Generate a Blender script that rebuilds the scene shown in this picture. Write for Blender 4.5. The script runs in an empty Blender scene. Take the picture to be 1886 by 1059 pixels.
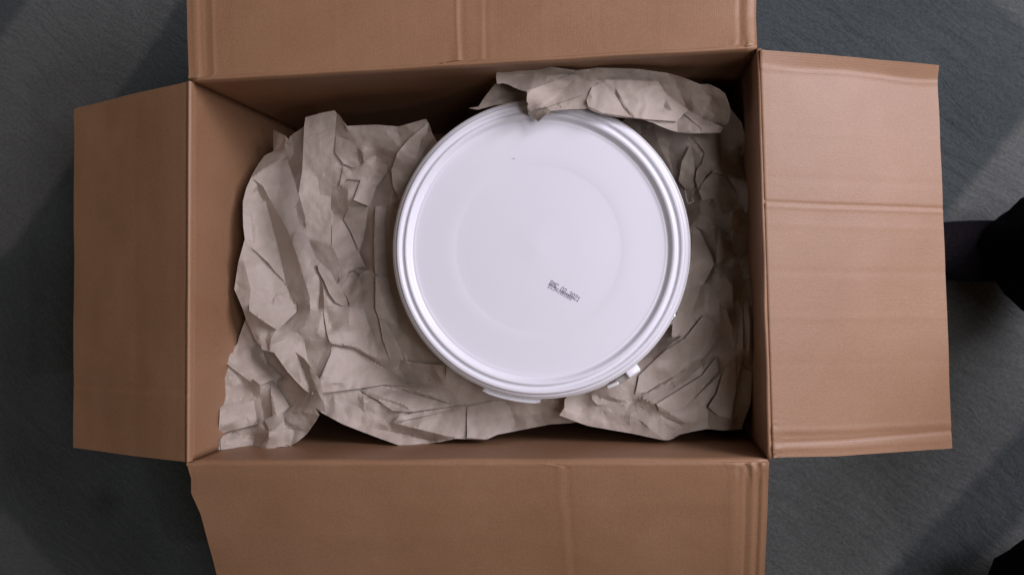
import bpy, bmesh, math, random
import numpy as np
from mathutils import Vector, noise
from mathutils.geometry import delaunay_2d_cdt
from mathutils.bvhtree import BVHTree

# ------------------------------------------------------------------ camera
W, H = 1886.0, 1059.0
LENS = 28.0
F = LENS / 36.0 * W
TH = math.radians(8.5)
CZ = 1.19            # camera height above the carpet
RIM = 0.36           # height of the box rim
S = bpy.context.scene
C = S.collection
cam = bpy.data.objects.new('camera', bpy.data.cameras.new('camera'))
C.objects.link(cam)
cam.location = (0, 0, CZ)
cam.rotation_euler = (0, TH, 0)
cam.data.lens = LENS
cam.data.sensor_width = 36
cam.data.clip_start = 0.02
cam.data.clip_end = 50
S.camera = cam

# ------------------------------------------------------------------ light
world = bpy.data.worlds.new('World'); S.world = world
world.use_nodes = True
bg = world.node_tree.nodes['Background']
bg.inputs['Color'].default_value = (0.88, 0.64, 0.40, 1)
bg.inputs['Strength'].default_value = 0.064

def area(name, loc, target, size, energy, col):
    l = bpy.data.lights.new(name, 'AREA'); l.shape = 'RECTANGLE'
    l.size, l.size_y = size; l.energy = energy; l.color = col
    o = bpy.data.objects.new(name, l); C.objects.link(o)
    o.location = loc
    o.rotation_euler = (Vector(target) - Vector(loc)).to_track_quat('-Z', 'Y').to_euler()
    return o
area('window_light', (1.50, 0.85, 1.62), (-0.1, 0.0, 0.3), (1.1, 0.9), 47, (0.95, 0.91, 1.05))
area('overhead_fill', (0.95, 0.05, 2.5), (0.0, 0.0, 0.3), (0.8, 0.6), 17, (0.97, 0.92, 1.0))  # added overhead fill in place of ceiling bounce, brightens the box's shaded right side
fl = bpy.data.lights.new('room_lamp', 'POINT'); fl.energy = 12.0; fl.color = (0.95, 0.92, 1.0)
fl.shadow_soft_size = 0.015
fo = bpy.data.objects.new('room_lamp', fl); C.objects.link(fo); fo.location = (1.15, -0.52, 2.05)

S.view_settings.view_transform = 'Standard'
S.view_settings.look = 'None'
S.view_settings.exposure = 0.0
S.view_settings.gamma = 1.0
S.render.engine = 'CYCLES'

# ------------------------------------------------------------------ helpers
ct, st = math.cos(TH), math.sin(TH)
def at(px, py, z):
    """point of the place seen at photo pixel (px,py) at height z"""
    dx, dy = (px - W / 2) / F, -(py - H / 2) / F
    x, zz = dx * ct - st, -dx * st - ct
    t = (z - CZ) / zz
    return (x * t, dy * t, z)
def tag(o, label=None, cat=None, group=None, kind=None):
    if label: o['label'] = label
    if cat: o['category'] = cat
    if group: o['group'] = group
    if kind: o['kind'] = kind
    return o
def mesh_obj(name, verts, faces, mat=None, parent=None, smooth=True, uvs=None):
    me = bpy.data.meshes.new(name)
    me.from_pydata([tuple(v) for v in verts], [], faces)
    if uvs is not None:
        uv = me.uv_layers.new(name='UVMap')
        for l in me.loops:
            uv.data[l.index].uv = uvs[l.vertex_index]
    if smooth:
        me.polygons.foreach_set('use_smooth', [True] * len(me.polygons))
    me.update()
    o = bpy.data.objects.new(name, me); C.objects.link(o)
    if mat: me.materials.append(mat)
    if parent: o.parent = parent
    return o
def empty(name, loc=(0, 0, 0)):
    o = bpy.data.objects.new(name, None); C.objects.link(o); o.location = loc
    o.empty_display_size = 0.05
    return o
def place_under(o, parent):
    """child with geometry in world coordinates under a moved empty"""
    o.parent = parent
    o.location = -parent.location

def new_mat(name):
    m = bpy.data.materials.new(name); m.use_nodes = True
    nt = m.node_tree
    return m, nt, nt.nodes['Principled BSDF']
def N(nt, typ, **kw):
    n = nt.nodes.new(typ)
    for k, v in kw.items():
        if k in n.inputs.keys() if hasattr(n.inputs, 'keys') else False:
            n.inputs[k].default_value = v
        else:
            setattr(n, k, v)
    return n

# ------------------------------------------------------------------ materials
def cardboard_mat():
    m, nt, b = new_mat('cardboard')
    L = nt.links.new
    tc = N(nt, 'ShaderNodeTexCoord')
    n1 = N(nt, 'ShaderNodeTexNoise', Scale=9.0, Detail=6.0, Roughness=0.6)
    L(tc.outputs['Object'], n1.inputs['Vector'])
    n2 = N(nt, 'ShaderNodeTexNoise', Scale=420.0, Detail=3.0, Roughness=0.7)
    L(tc.outputs['Object'], n2.inputs['Vector'])
    r = N(nt, 'ShaderNodeValToRGB')
    r.color_ramp.elements[0].position = 0.3; r.color_ramp.elements[0].color = (0.282, 0.150, 0.078, 1)
    r.color_ramp.elements[1].position = 0.75; r.color_ramp.elements[1].color = (0.330, 0.183, 0.102, 1)
    L(n1.outputs['Fac'], r.inputs['Fac'])
    mx = N(nt, 'ShaderNodeMix'); mx.data_type = 'RGBA'; mx.blend_type = 'MULTIPLY'
    mx.inputs['Factor'].default_value = 0.55
    r2 = N(nt, 'ShaderNodeValToRGB')
    r2.color_ramp.elements[0].position = 0.25; r2.color_ramp.elements[0].color = (0.72, 0.70, 0.68, 1)
    r2.color_ramp.elements[1].position = 0.7; r2.color_ramp.elements[1].color = (1.08, 1.08, 1.08, 1)
    L(n2.outputs['Fac'], r2.inputs['Fac'])
    L(r.outputs['Color'], mx.inputs[6]); L(r2.outputs['Color'], mx.inputs[7])
    n6 = N(nt, 'ShaderNodeTexNoise', Scale=5.0, Detail=8.0, Roughness=0.7); L(tc.outputs['Object'], n6.inputs['Vector'])
    r6 = N(nt, 'ShaderNodeValToRGB'); r6.color_ramp.elements[0].position = .56; r6.color_ramp.elements[0].color = (0, 0, 0, 1)
    r6.color_ramp.elements[1].position = .70; r6.color_ramp.elements[1].color = (.12, .12, .12, 1); L(n6.outputs['Fac'], r6.inputs['Fac'])
    sc = N(nt, 'ShaderNodeMix'); sc.data_type = 'RGBA'; L(r6.outputs['Color'], sc.inputs['Factor']); L(mx.outputs[2], sc.inputs[6]); sc.inputs[7].default_value = (.42, .28, .18, 1)
    L(sc.outputs[2], b.inputs['Base Color'])
    b.inputs['Roughness'].default_value = 0.5
    b.inputs['Specular IOR Level'].default_value = 0.55
    # flutes of the corrugation, along U
    uv = N(nt, 'ShaderNodeUVMap')
    wv = N(nt, 'ShaderNodeTexWave', Scale=26.0, Distortion=0.5, Detail=2.0)
    wv.inputs['Detail Scale'].default_value = 1.5
    wv.bands_direction = 'X'
    L(uv.outputs['UV'], wv.inputs['Vector'])
    mp = N(nt, 'ShaderNodeMapping'); mp.inputs['Scale'].default_value = (60, 4, 1)
    L(uv.outputs['UV'], mp.inputs['Vector'])
    n3 = N(nt, 'ShaderNodeTexNoise', Scale=1.0, Detail=3.0)
    L(mp.outputs['Vector'], n3.inputs['Vector'])
    ad = N(nt, 'ShaderNodeMath', operation='MULTIPLY_ADD')
    L(n3.outputs['Fac'], ad.inputs[0]); ad.inputs[1].default_value = 1.3; L(wv.outputs['Fac'], ad.inputs[2])
    bu = N(nt, 'ShaderNodeBump'); bu.inputs['Strength'].default_value = 0.08; bu.inputs['Distance'].default_value = 0.00045
    L(ad.outputs[0], bu.inputs['Height'])
    bu2 = N(nt, 'ShaderNodeBump'); bu2.inputs['Strength'].default_value = 0.35; bu2.inputs['Distance'].default_value = 0.0004
    L(n2.outputs['Fac'], bu2.inputs['Height']); L(bu.outputs['Normal'], bu2.inputs['Normal'])
    L(bu2.outputs['Normal'], b.inputs['Normal'])
    return m
def paper_mat():
    m, nt, b = new_mat('kraft_paper')
    L = nt.links.new
    tc = N(nt, 'ShaderNodeTexCoord')
    n1 = N(nt, 'ShaderNodeTexNoise', Scale=14.0, Detail=5.0, Roughness=0.6)
    L(tc.outputs['Object'], n1.inputs['Vector'])
    r = N(nt, 'ShaderNodeValToRGB')
    r.color_ramp.elements[0].position = 0.3; r.color_ramp.elements[0].color = (0.378, 0.316, 0.264, 1)
    r.color_ramp.elements[1].position = 0.75; r.color_ramp.elements[1].color = (0.455, 0.386, 0.328, 1)
    L(n1.outputs['Fac'], r.inputs['Fac'])
    n2 = N(nt, 'ShaderNodeTexNoise', Scale=500.0, Detail=3.0, Roughness=0.7)
    L(tc.outputs['Object'], n2.inputs['Vector'])
    mx = N(nt, 'ShaderNodeMix'); mx.data_type = 'RGBA'; mx.blend_type = 'MULTIPLY'
    mx.inputs['Factor'].default_value = 0.4
    L(r.outputs['Color'], mx.inputs[6]); L(n2.outputs['Color'], mx.inputs[7])
    r2 = N(nt, 'ShaderNodeValToRGB')
    r2.color_ramp.elements[0].position = 0.25; r2.color_ramp.elements[0].color = (0.8, 0.8, 0.8, 1)
    r2.color_ramp.elements[1].position = 0.7; r2.color_ramp.elements[1].color = (1.06, 1.06, 1.06, 1)
    L(n2.outputs['Fac'], r2.inputs['Fac']); L(r2.outputs['Color'], mx.inputs[7])
    L(mx.outputs[2], b.inputs['Base Color'])
    b.inputs['Roughness'].default_value = 0.55
    b.inputs['Specular IOR Level'].default_value = 0.3
    # small crumples
    n4 = N(nt, 'ShaderNodeTexNoise', Scale=20.0, Detail=3.0)
    L(tc.outputs['Object'], n4.inputs['Vector'])
    mv = N(nt, 'ShaderNodeMix'); mv.data_type = 'VECTOR'; mv.inputs['Factor'].default_value = 0.12
    L(tc.outputs['Object'], mv.inputs[4]); L(n4.outputs['Color'], mv.inputs[5])
    vo = N(nt, 'ShaderNodeTexVoronoi', Scale=26.0); vo.feature = 'DISTANCE_TO_EDGE'
    L(mv.outputs[1], vo.inputs['Vector'])
    n5 = N(nt, 'ShaderNodeTexNoise', Scale=45.0, Detail=4.0)
    L(tc.outputs['Object'], n5.inputs['Vector'])
    ad = N(nt, 'ShaderNodeMath', operation='ADD')
    vo2 = N(nt, 'ShaderNodeTexVoronoi', Scale=70.0); vo2.feature = 'DISTANCE_TO_EDGE'
    L(mv.outputs[1], vo2.inputs['Vector'])
    a0 = N(nt, 'ShaderNodeMath', operation='MULTIPLY_ADD'); L(vo2.outputs['Distance'], a0.inputs[0]); a0.inputs[1].default_value = .35; L(vo.outputs['Distance'], a0.inputs[2])
    a1 = N(nt, 'ShaderNodeMath', operation='MULTIPLY'); L(n5.outputs['Fac'], a1.inputs[0]); a1.inputs[1].default_value = .5
    L(a0.outputs[0], ad.inputs[0]); L(a1.outputs[0], ad.inputs[1])
    bu = N(nt, 'ShaderNodeBump'); bu.inputs['Strength'].default_value = 0.5; bu.inputs['Distance'].default_value = 0.0019
    L(ad.outputs[0], bu.inputs['Height'])
    bu2 = N(nt, 'ShaderNodeBump'); bu2.inputs['Strength'].default_value = 0.25; bu2.inputs['Distance'].default_value = 0.0003
    L(n2.outputs['Fac'], bu2.inputs['Height']); L(bu.outputs['Normal'], bu2.inputs['Normal'])
    L(bu2.outputs['Normal'], b.inputs['Normal'])
    return m
def plain(name, col, rough=0.5, spec=0.5, sss=0.0, metal=0.0):
    m, nt, b = new_mat(name)
    b.inputs['Base Color'].default_value = (*col, 1)
    b.inputs['Roughness'].default_value = rough
    b.inputs['Specular IOR Level'].default_value = spec
    b.inputs['Metallic'].default_value = metal
    if sss:
        b.inputs['Subsurface Weight'].default_value = sss
        b.inputs['Subsurface Radius'].default_value = (0.004, 0.004, 0.004)
        b.inputs['Subsurface Scale'].default_value = 1.0
    return m
def plastic_mat():
    m, nt, b = new_mat('white_plastic')
    L = nt.links.new
    tc = N(nt, 'ShaderNodeTexCoord')
    n1 = N(nt, 'ShaderNodeTexNoise', Scale=7.0, Detail=4.0)
    L(tc.outputs['Object'], n1.inputs['Vector'])
    r = N(nt, 'ShaderNodeValToRGB')
    r.color_ramp.elements[0].position = 0.3; r.color_ramp.elements[0].color = (0.79, 0.79, 0.845, 1)
    r.color_ramp.elements[1].position = 0.75; r.color_ramp.elements[1].color = (0.82, 0.82, 0.87, 1)
    L(n1.outputs['Fac'], r.inputs['Fac']); L(r.outputs['Color'], b.inputs['Base Color'])
    n2 = N(nt, 'ShaderNodeTexNoise', Scale=350.0, Detail=2.0)
    L(tc.outputs['Object'], n2.inputs['Vector'])
    bu = N(nt, 'ShaderNodeBump'); bu.inputs['Strength'].default_value = 0.12; bu.inputs['Distance'].default_value = 0.0003
    L(n2.outputs['Fac'], bu.inputs['Height']); L(bu.outputs['Normal'], b.inputs['Normal'])
    b.inputs['Roughness'].default_value = 0.38
    b.inputs['Coat Weight'].default_value = 0.25
    b.inputs['Coat Roughness'].default_value = 0.12
    b.inputs['Specular IOR Level'].default_value = 0.5
    return m
M_card, M_paper, M_plastic = cardboard_mat(), paper_mat(), plastic_mat()
M_clear = plain('milky_plastic', (0.62, 0.61, 0.60), 0.22, 0.5)
M_ink = plain('grey_ink', (0.36, 0.35, 0.42), 0.6, 0.2)
M_wire = plain('zinc_wire', (0.7, 0.7, 0.7), 0.25, 0.5, metal=1.0)
M_glue = plain('scuffed_cardboard', (0.46, 0.34, 0.25), 0.8, 0.2)

def cloth_mat(name, col, scale):
    m, nt, b = new_mat(name)
    L = nt.links.new
    tc = N(nt, 'ShaderNodeTexCoord')
    n = N(nt, 'ShaderNodeTexNoise', Scale=scale, Detail=4.0)
    L(tc.outputs['Object'], n.inputs['Vector'])
    r = N(nt, 'ShaderNodeValToRGB')
    r.color_ramp.elements[0].position = 0.3; r.color_ramp.elements[0].color = (*[c * 0.6 for c in col], 1)
    r.color_ramp.elements[1].position = 0.7; r.color_ramp.elements[1].color = (*[c * 1.3 for c in col], 1)
    L(n.outputs['Fac'], r.inputs['Fac']); L(r.outputs['Color'], b.inputs['Base Color'])
    bu = N(nt, 'ShaderNodeBump'); bu.inputs['Strength'].default_value = 0.5; bu.inputs['Distance'].default_value = 0.001
    L(n.outputs['Fac'], bu.inputs['Height']); L(bu.outputs['Normal'], b.inputs['Normal'])
    b.inputs['Roughness'].default_value = 0.95
    b.inputs['Specular IOR Level'].default_value = 0.1
    return m

# ------------------------------------------------------------------ carpet (woven pattern of pale bands on slate)
def carpet_mat():
    m, nt, b = new_mat('carpet_pile')
    L = nt.links.new
    tc = N(nt, 'ShaderNodeTexCoord')
    sep = N(nt, 'ShaderNodeSeparateXYZ'); L(tc.outputs['Object'], sep.inputs[0])
    wob = N(nt, 'ShaderNodeTexNoise', Scale=28.0, Detail=4.0); L(tc.outputs['Object'], wob.inputs['Vector'])
    def math(op, a, c):
        n = N(nt, 'ShaderNodeMath', operation=op)
        for i, v in enumerate((a, c)):
            if isinstance(v, (int, float)): n.inputs[i].default_value = v
            else: L(v, n.inputs[i])
        return n.outputs[0]
    def side(p, q, inside):
        a, c, i = (at(*p, 0), at(*q, 0), at(*inside, 0))
        nx, ny = -(c[1] - a[1]), c[0] - a[0]
        l = (nx * nx + ny * ny) ** .5; nx, ny = nx / l, ny / l
        if (i[0] - a[0]) * nx + (i[1] - a[1]) * ny < 0: nx, ny = -nx, -ny
        d = math('ADD', math('MULTIPLY', sep.outputs[0], nx), math('MULTIPLY', sep.outputs[1], ny))
        d = math('SUBTRACT', d, a[0] * nx + a[1] * ny)
        d = math('ADD', d, math('MULTIPLY', math('SUBTRACT', wob.outputs['Fac'], 0.5), 0.012))
        mr = N(nt, 'ShaderNodeMapRange'); mr.interpolation_type = 'SMOOTHSTEP'
        mr.inputs['From Min'].default_value = -0.010; mr.inputs['From Max'].default_value = 0.010
        L(d, mr.inputs['Value'])
        return mr.outputs[0]
    def band(*sides):
        v = side(*sides[0])
        for s_ in sides[1:]: v = math('MULTIPLY', v, side(*s_))
        return v
    A = band(((45, 0), (0, 60), (200, 100)), ((330, 0), (200, 190), (100, 100)), ((0,470),(200,400),(50,100)))
    B = band(((1886, 220), (1750, 390), (1850, 500)), ((1886, 790), (1640, 1059), (1600, 900)))
    Cc = band(((0, 940), (110, 1059), (0, 1059)), ((400,1059),(401,900),(0,1059)))
    D = band(((1886, 960), (1780, 1059), (1886, 1059)), ((1640,1059),(1641,900),(1886,1059)))
    E = band(((1835, 0), (1886, 40), (1886, 0)))
    lt = math('MAXIMUM', math('MAXIMUM', A, B), math('MAXIMUM', math('MAXIMUM', math('MULTIPLY', Cc, 0.7), D), math('MULTIPLY', E, 0.6)))
    big = N(nt, 'ShaderNodeTexNoise', Scale=6.0, Detail=3.0); L(tc.outputs['Object'], big.inputs['Vector'])
    mix = N(nt, 'ShaderNodeMix'); mix.data_type = 'RGBA'
    L(lt, mix.inputs['Factor'])
    mix.inputs[6].default_value = (0.056, 0.067, 0.068, 1)
    mix.inputs[7].default_value = (0.112, 0.118, 0.113, 1)
    fine = N(nt, 'ShaderNodeTexNoise', Scale=190.0, Detail=5.0, Roughness=0.8); L(tc.outputs['Object'], fine.inputs['Vector'])
    mv = math('ADD', math('MULTIPLY', fine.outputs['Fac'], 1.5), math('MULTIPLY', big.outputs['Fac'], 0.7))
    mv = math('ADD', mv, -0.1)
    spx, spy, _z = at(190, 925, 0)
    dx_ = math('SUBTRACT', sep.outputs[0], spx); dy_ = math('SUBTRACT', sep.outputs[1], spy)
    dd_ = math('SQRT', math('ADD', math('MULTIPLY', dx_, dx_), math('MULTIPLY', dy_, dy_)), 0)
    dd_ = math('ADD', dd_, math('MULTIPLY', wob.outputs['Fac'], .03))
    stn = N(nt, 'ShaderNodeMapRange'); stn.interpolation_type = 'SMOOTHSTEP'; stn.inputs['From Min'].default_value = .01; stn.inputs['From Max'].default_value = .06
    stn.inputs['To Min'].default_value = .55; L(dd_, stn.inputs['Value'])
    mv = math('MULTIPLY', mv, stn.outputs[0])
    mul = N(nt, 'ShaderNodeMix'); mul.data_type = 'RGBA'; mul.blend_type = 'MULTIPLY'; mul.inputs['Factor'].default_value = 1
    cmb = N(nt, 'ShaderNodeCombineColor')
    for i in range(3): L(mv, cmb.inputs[i])
    L(mix.outputs[2], mul.inputs[6]); L(cmb.outputs[0], mul.inputs[7])
    L(mul.outputs[2], b.inputs['Base Color'])
    b.inputs['Roughness'].default_value = 0.95; b.inputs['Specular IOR Level'].default_value = 0.1
    b.inputs['Sheen Weight'].default_value = 0.25
    # brushed streaks of the pile
    mp = N(nt, 'ShaderNodeMapping'); mp.inputs['Scale'].default_value = (11, 48, 1)
    ro = N(nt, 'ShaderNodeMapping'); ro.inputs['Rotation'].default_value = (0, 0, 0.62); L(tc.outputs['Object'], ro.inputs['Vector'])
    wn = N(nt, 'ShaderNodeTexNoise', Scale=9.0, Detail=2.0); L(tc.outputs['Object'], wn.inputs['Vector'])
    wm = N(nt, 'ShaderNodeMix'); wm.data_type = 'VECTOR'; wm.inputs['Factor'].default_value = .06
    L(ro.outputs['Vector'], wm.inputs[4]); L(wn.outputs['Color'], wm.inputs[5]); L(wm.outputs[1], mp.inputs['Vector'])
    st_ = N(nt, 'ShaderNodeTexNoise', Scale=1.0, Detail=4.0, Roughness=0.6); L(mp.outputs['Vector'], st_.inputs['Vector'])
    b1 = N(nt, 'ShaderNodeBump'); b1.inputs['Strength'].default_value = 0.7; b1.inputs['Distance'].default_value = 0.008
    L(st_.outputs['Fac'], b1.inputs['Height'])
    b2 = N(nt, 'ShaderNodeBump'); b2.inputs['Strength'].default_value = 0.7; b2.inputs['Distance'].default_value = 0.003
    L(fine.outputs['Fac'], b2.inputs['Height']); L(b1.outputs['Normal'], b2.inputs['Normal'])
    L(b2.outputs['Normal'], b.inputs['Normal'])
    return m
def build_carpet():
    n = 160; V, Fc = [], []
    for j in range(n + 1):
        for i in range(n + 1):
            x, y = -1.6 + 3.2 * i / n, -1.4 + 2.8 * j / n
            z = 0.004 * noise.noise(Vector((x * 5, y * 5, 0))) + 0.0015 * noise.noise(Vector((x * 22, y * 22, 3)))
            V.append((x, y, z - 0.006))
    for j in range(n):
        for i in range(n):
            a = j * (n + 1) + i; Fc.append((a, a + 1, a + n + 2, a + n + 1))
    tag(mesh_obj('carpet', V, Fc, carpet_mat()), kind='structure')
build_carpet()

# ------------------------------------------------------------------ cardboard box
TL, TR, BR, BL = (350, 150), (1394, 90), (1414, 846), (347, 850)
box = empty('cardboard_box', (-0.17, 0.02, 0.0))
tag(box, 'open brown cardboard box with four flaps folded out on grey carpet', 'box')
def wall(p, q, out, nu=60, nv=24, bulge=0.0):
    a, b = Vector(at(*p, RIM)), Vector(at(*q, RIM))
    V, Fc, UV = [], [], []
    for j in range(nv + 1):
        for i in range(nu + 1):
            u, v = i / nu, j / nv
            pt = a.lerp(b, u); pt.z = RIM * (1 - v) + 0.006 * v
            k = bulge * math.sin(math.pi * u) * math.sin(math.pi * min(1, v * 1.0 + .0))
            k += 0.0014 * math.sin(math.pi * u) * noise.noise(Vector((u * 7, v * 4, out[0] * 3 + out[1])))
            pt.x += out[0] * k; pt.y += out[1] * k
            V.append(pt); UV.append((u * (b - a).length * 5, v * RIM * 5))
    for j in range(nv):
        for i in range(nu):
            c = j * (nu + 1) + i; Fc.append((c, c + 1, c + nu + 2, c + nu + 1))
    o = mesh_obj('wall', V, Fc, M_card, uvs=UV)
    # make normals face the inside, thickness outwards
    n = o.data.polygons[0].normal
    if n.x * out[0] + n.y * out[1] > 0: o.data.flip_normals()
    s = o.modifiers.new('thick', 'SOLIDIFY'); s.thickness = 0.004; s.offset = -1
    place_under(o, box); return o
wall(TL, TR, (0, 1), bulge=0.004)
wall(TR, BR, (1, 0), bulge=0.003)
wall(BR, BL, (0, -1), bulge=0.004)
wall(BL, TL, (-1, 0), bulge=0.003)
c0 = [Vector(at(*p, 0)) for p in (TL, TR, BR, BL)]
cr = [Vector(at(*p, RIM)) for p in (TL, TR, BR, BL)]
V = [(p.x, p.y, 0.002) for p in cr] + [(p.x, p.y, 0.0058) for p in cr]
bt = mesh_obj('bottom', V, [(3, 2, 1, 0), (4, 5, 6, 7), (0, 1, 5, 4), (1, 2, 6, 5), (2, 3, 7, 6), (3, 0, 4, 7)], M_card, smooth=False,
              uvs=[(0, 0), (3, 0), (3, 2), (0, 2)] * 2)
place_under(bt, box)

def poly_at(pl, v):
    """pl: [(v, x, y)...] piecewise linear (extrapolates at the end)"""
    for (v0, x0, y0), (v1, x1, y1) in zip(pl, pl[1:]):
        if v <= v1 or (v1, x1, y1) == pl[-1]:
            t = (v - v0) / (v1 - v0)
            return x0 + (x1 - x0) * t, y0 + (y1 - y0) * t
RG = .42
def flap(sideA, sideB, drop, out, disp, nu=180, nv=90, label=None, bow=0.0):
    V, Fc, UV = [], [], []
    a0, b0 = Vector(at(sideA[0][1], sideA[0][2], RIM)), Vector(at(sideB[0][1], sideB[0][2], RIM))
    o2 = Vector((out[0], out[1], 0))
    head = [(-0.0003, -0.0060), (-0.0002, -0.0020), (0.0003, -0.0004), (0.0012, 0.0006), (0.0024, 0.0010)]
    rows = []
    for off, dz in head:
        rows.append(('h', off, dz))
    for j in range(1, nv + 1): rows.append(('f', (j / nv), 0))
    for k, off, dz in rows:
        for i in range(nu + 1):
            u = i / nu
            if k == 'h':
                pt = a0.lerp(b0, u) + o2 * off; pt.z += dz + RG * disp(u, 0.0) * (1 if off > .001 else 0)
                UV.append((u * (b0 - a0).length * 5, 0))
            else:
                v = off
                vv = v
                ax, ay = poly_at(sideA, vv); bx, by = poly_at(sideB, vv)
                z = RIM + 0.001 - drop * (v ** 1.15) + bow * math.sin(math.pi * u) * v
                px, py = ax + (bx - ax) * u, ay + (by - ay) * u
                jx = noise.noise(Vector((u * 9, v * 9, drop * 50))) * 1.2 * v
                pt = Vector(at(px + jx, py + jx * 0.6, z)); pt.z += RG * disp(u, v)
                pt += o2 * 0.0015 * max(0, 1 - v * 8)
                UV.append((u * (b0 - a0).length * 5, v * 1.0))
            V.append(pt)
    n = nu + 1
    for j in range(len(rows) - 1):
        for i in range(nu):
            c = j * n + i; Fc.append((c, c + 1, c + n + 1, c + n))
    o = mesh_obj('flap', V, Fc, M_card, uvs=UV)
    if o.data.polygons[nu * 20].normal.z < 0: o.data.flip_normals()
    s = o.modifiers.new('thick', 'SOLIDIFY'); s.thickness = 0.0032; s.offset = -1
    es = o.modifiers.new('crisp', 'EDGE_SPLIT'); es.split_angle = math.radians(40)
    if label: o['label'] = label
    place_under(o, box)
    return o
def ridge(x, c, w, h):            # soft raised line
    d = (x - c) / w
    return h * math.exp(-d * d)
def step(x, c, w, h):
    t = max(0, min(1, (x - c) / w + .5)); return h * t * t * (3 - 2 * t)
def crumple(u, v, uc, vc, r, amp, seed=0):
    d = math.hypot((u - uc), (v - vc)) / r
    if d > 1.6: return 0
    k = math.exp(-d * d * 1.6)
    p = Vector((u * 70 + seed, v * 22 + 3 * noise.noise(Vector((u * 30, v * 9, seed))), seed))
    return .35 * amp * k * (1 - 2.2 * abs(noise.noise(p)) + .5 * noise.noise(p * 2.3))
def nz(u, v, s, a): return a * noise.noise(Vector((u * s, v * s * .6, s)))

def d_top(u, v):
    x = 345 + u * 1048
    h = nz(u, v, 5, .004) * v + nz(u, v, 14, .0006)
    h += ridge(x, 391, 3.5, .0014) - ridge(x, 378, 5, .0012) + step(x, 366, 6, -.0025) + ridge(x, 358, 5, .0010)
    h += ridge(x, 842 - v * 4, 3.5, .0022) * (.6 + .4 * v) - ridge(x, 850, 6, .0010) + ridge(x, 884 + 4 * math.sin(v * 6), 5, .0008) - ridge(x, 893, 5, .0008)
    h += ridge(x, 838, 9, .0020) * math.exp(-v * 12) - ridge(x, 827, 8, .0015) * math.exp(-v * 12)
    h += ridge(x, 1362, 5, -.0022) + ridge(x, 1376, 6, .0022) + step(x, 1386, 6, -.003)
    h += crumple(u, v, 1.0, 0.02, .06, .007, 3) + crumple(u, v, 0.0, 0.0, .04, .003, 5)
    for k in range(9):
        h += ridge(x, 430 + k * 97 + 13 * math.sin(k * 5), 7, .00035 * math.sin(k * 3.1 + 1))
    return h
def d_right(u, v):                 # u 0 = top edge of the photo
    h = nz(u, v, 4, .004) * v + nz(u, v, 13, .0005)
    e = u + .012 * noise.noise(Vector((v * 3, 1, 1)))
    h += step(e, .012, .016, .0)  + (.014 * max(0, 1 - e / .036) if e < .036 else 0) * (.5 + .5 * min(1, v * 3))
    h += ridge(e, .040, .007, .0016)
    h += -ridge(u, .372, .0045, .0022) + ridge(u, .380, .006, .0010)
    h += -ridge(u, .965 - .01 * v, .005, .0020) + ridge(u, .978, .008, .0018) * (1 - v * .6) - ridge(u, .95, .01, .0012) + ridge(u,.935,.008,.001)
    h += crumple(u, v, 1.0, 0.0, .09, .010, 7) + crumple(u, v, 0.0, 0.0, .04, .004, 9)
    for k in range(8):
        h += ridge(u, .08 + k * .115, .010, .0004 * math.sin(k * 2.7))
    h += .003 * math.sin(u * math.pi) * v
    return h
def d_bottom(u, v):                # u 0 = right end of the photo
    x = 1415 - u * 1068
    h = nz(u, v, 5, .004) * v + nz(u, v, 15, .0006)
    h += crumple(u, v, 0.0, 0.03, .07, .011, 11) + crumple(u, v, 1.0, 0.05, .03, .002, 13)
    h += -ridge(x, 1374, 4, .0014) + ridge(x, 1386, 4, .0010) - ridge(x, 1397, 4, .0014) + ridge(x, 1404, 5, .0014)
    h += ridge(x, 1030, 8, .0006) - ridge(x, 1044, 7, .0006) + ridge(x, 1350, 12, .0012)
    return h
def d_left(u, v):
    h = nz(u, v, 4, .004) * v + nz(u, v, 12, .0004)
    h += ridge(u, .17, .01, .0006) - ridge(u, .185, .01, .0006)
    return h
flap([(0, 348, 147), (.25, 345, 60), (1, 340, -205)], [(0, 1395, 87), (.25, 1393, 30), (1, 1400, -260)],
     .045, (0, 1), d_top, nu=480, nv=60, label='upper flap with a pressed crease down its middle', bow=.006)
flap([(0, 1397, 94), (.5, 1560, 108), (1, 1726, 124)], [(0, 1421, 842), (.35, 1540, 840), (1, 1753, 825)],
     .055, (1, 0), d_right, nu=260, nv=60, label='right flap with a bent up strip along its edge')
flap([(0, 1416, 849), (.2, 1414, 930), (1, 1402, 1190)], [(0, 344, 851), (.08, 352, 880), (.17, 352, 908), (.27, 369, 945), (.38, 380, 985), (1, 432, 1180)],
     .075, (0, -1), d_bottom, nu=480, nv=60, label='lower flap with a torn slanting left edge')
flap([(0, 349, 851), (.5, 250, 840), (1, 135, 824)], [(0, 352, 150), (.5, 250, 172), (.75, 195, 186), (1, 137, 201)],
     .074, (-1, 0), d_left, nu=160, nv=60, label='left flap hanging down in shade')
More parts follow.
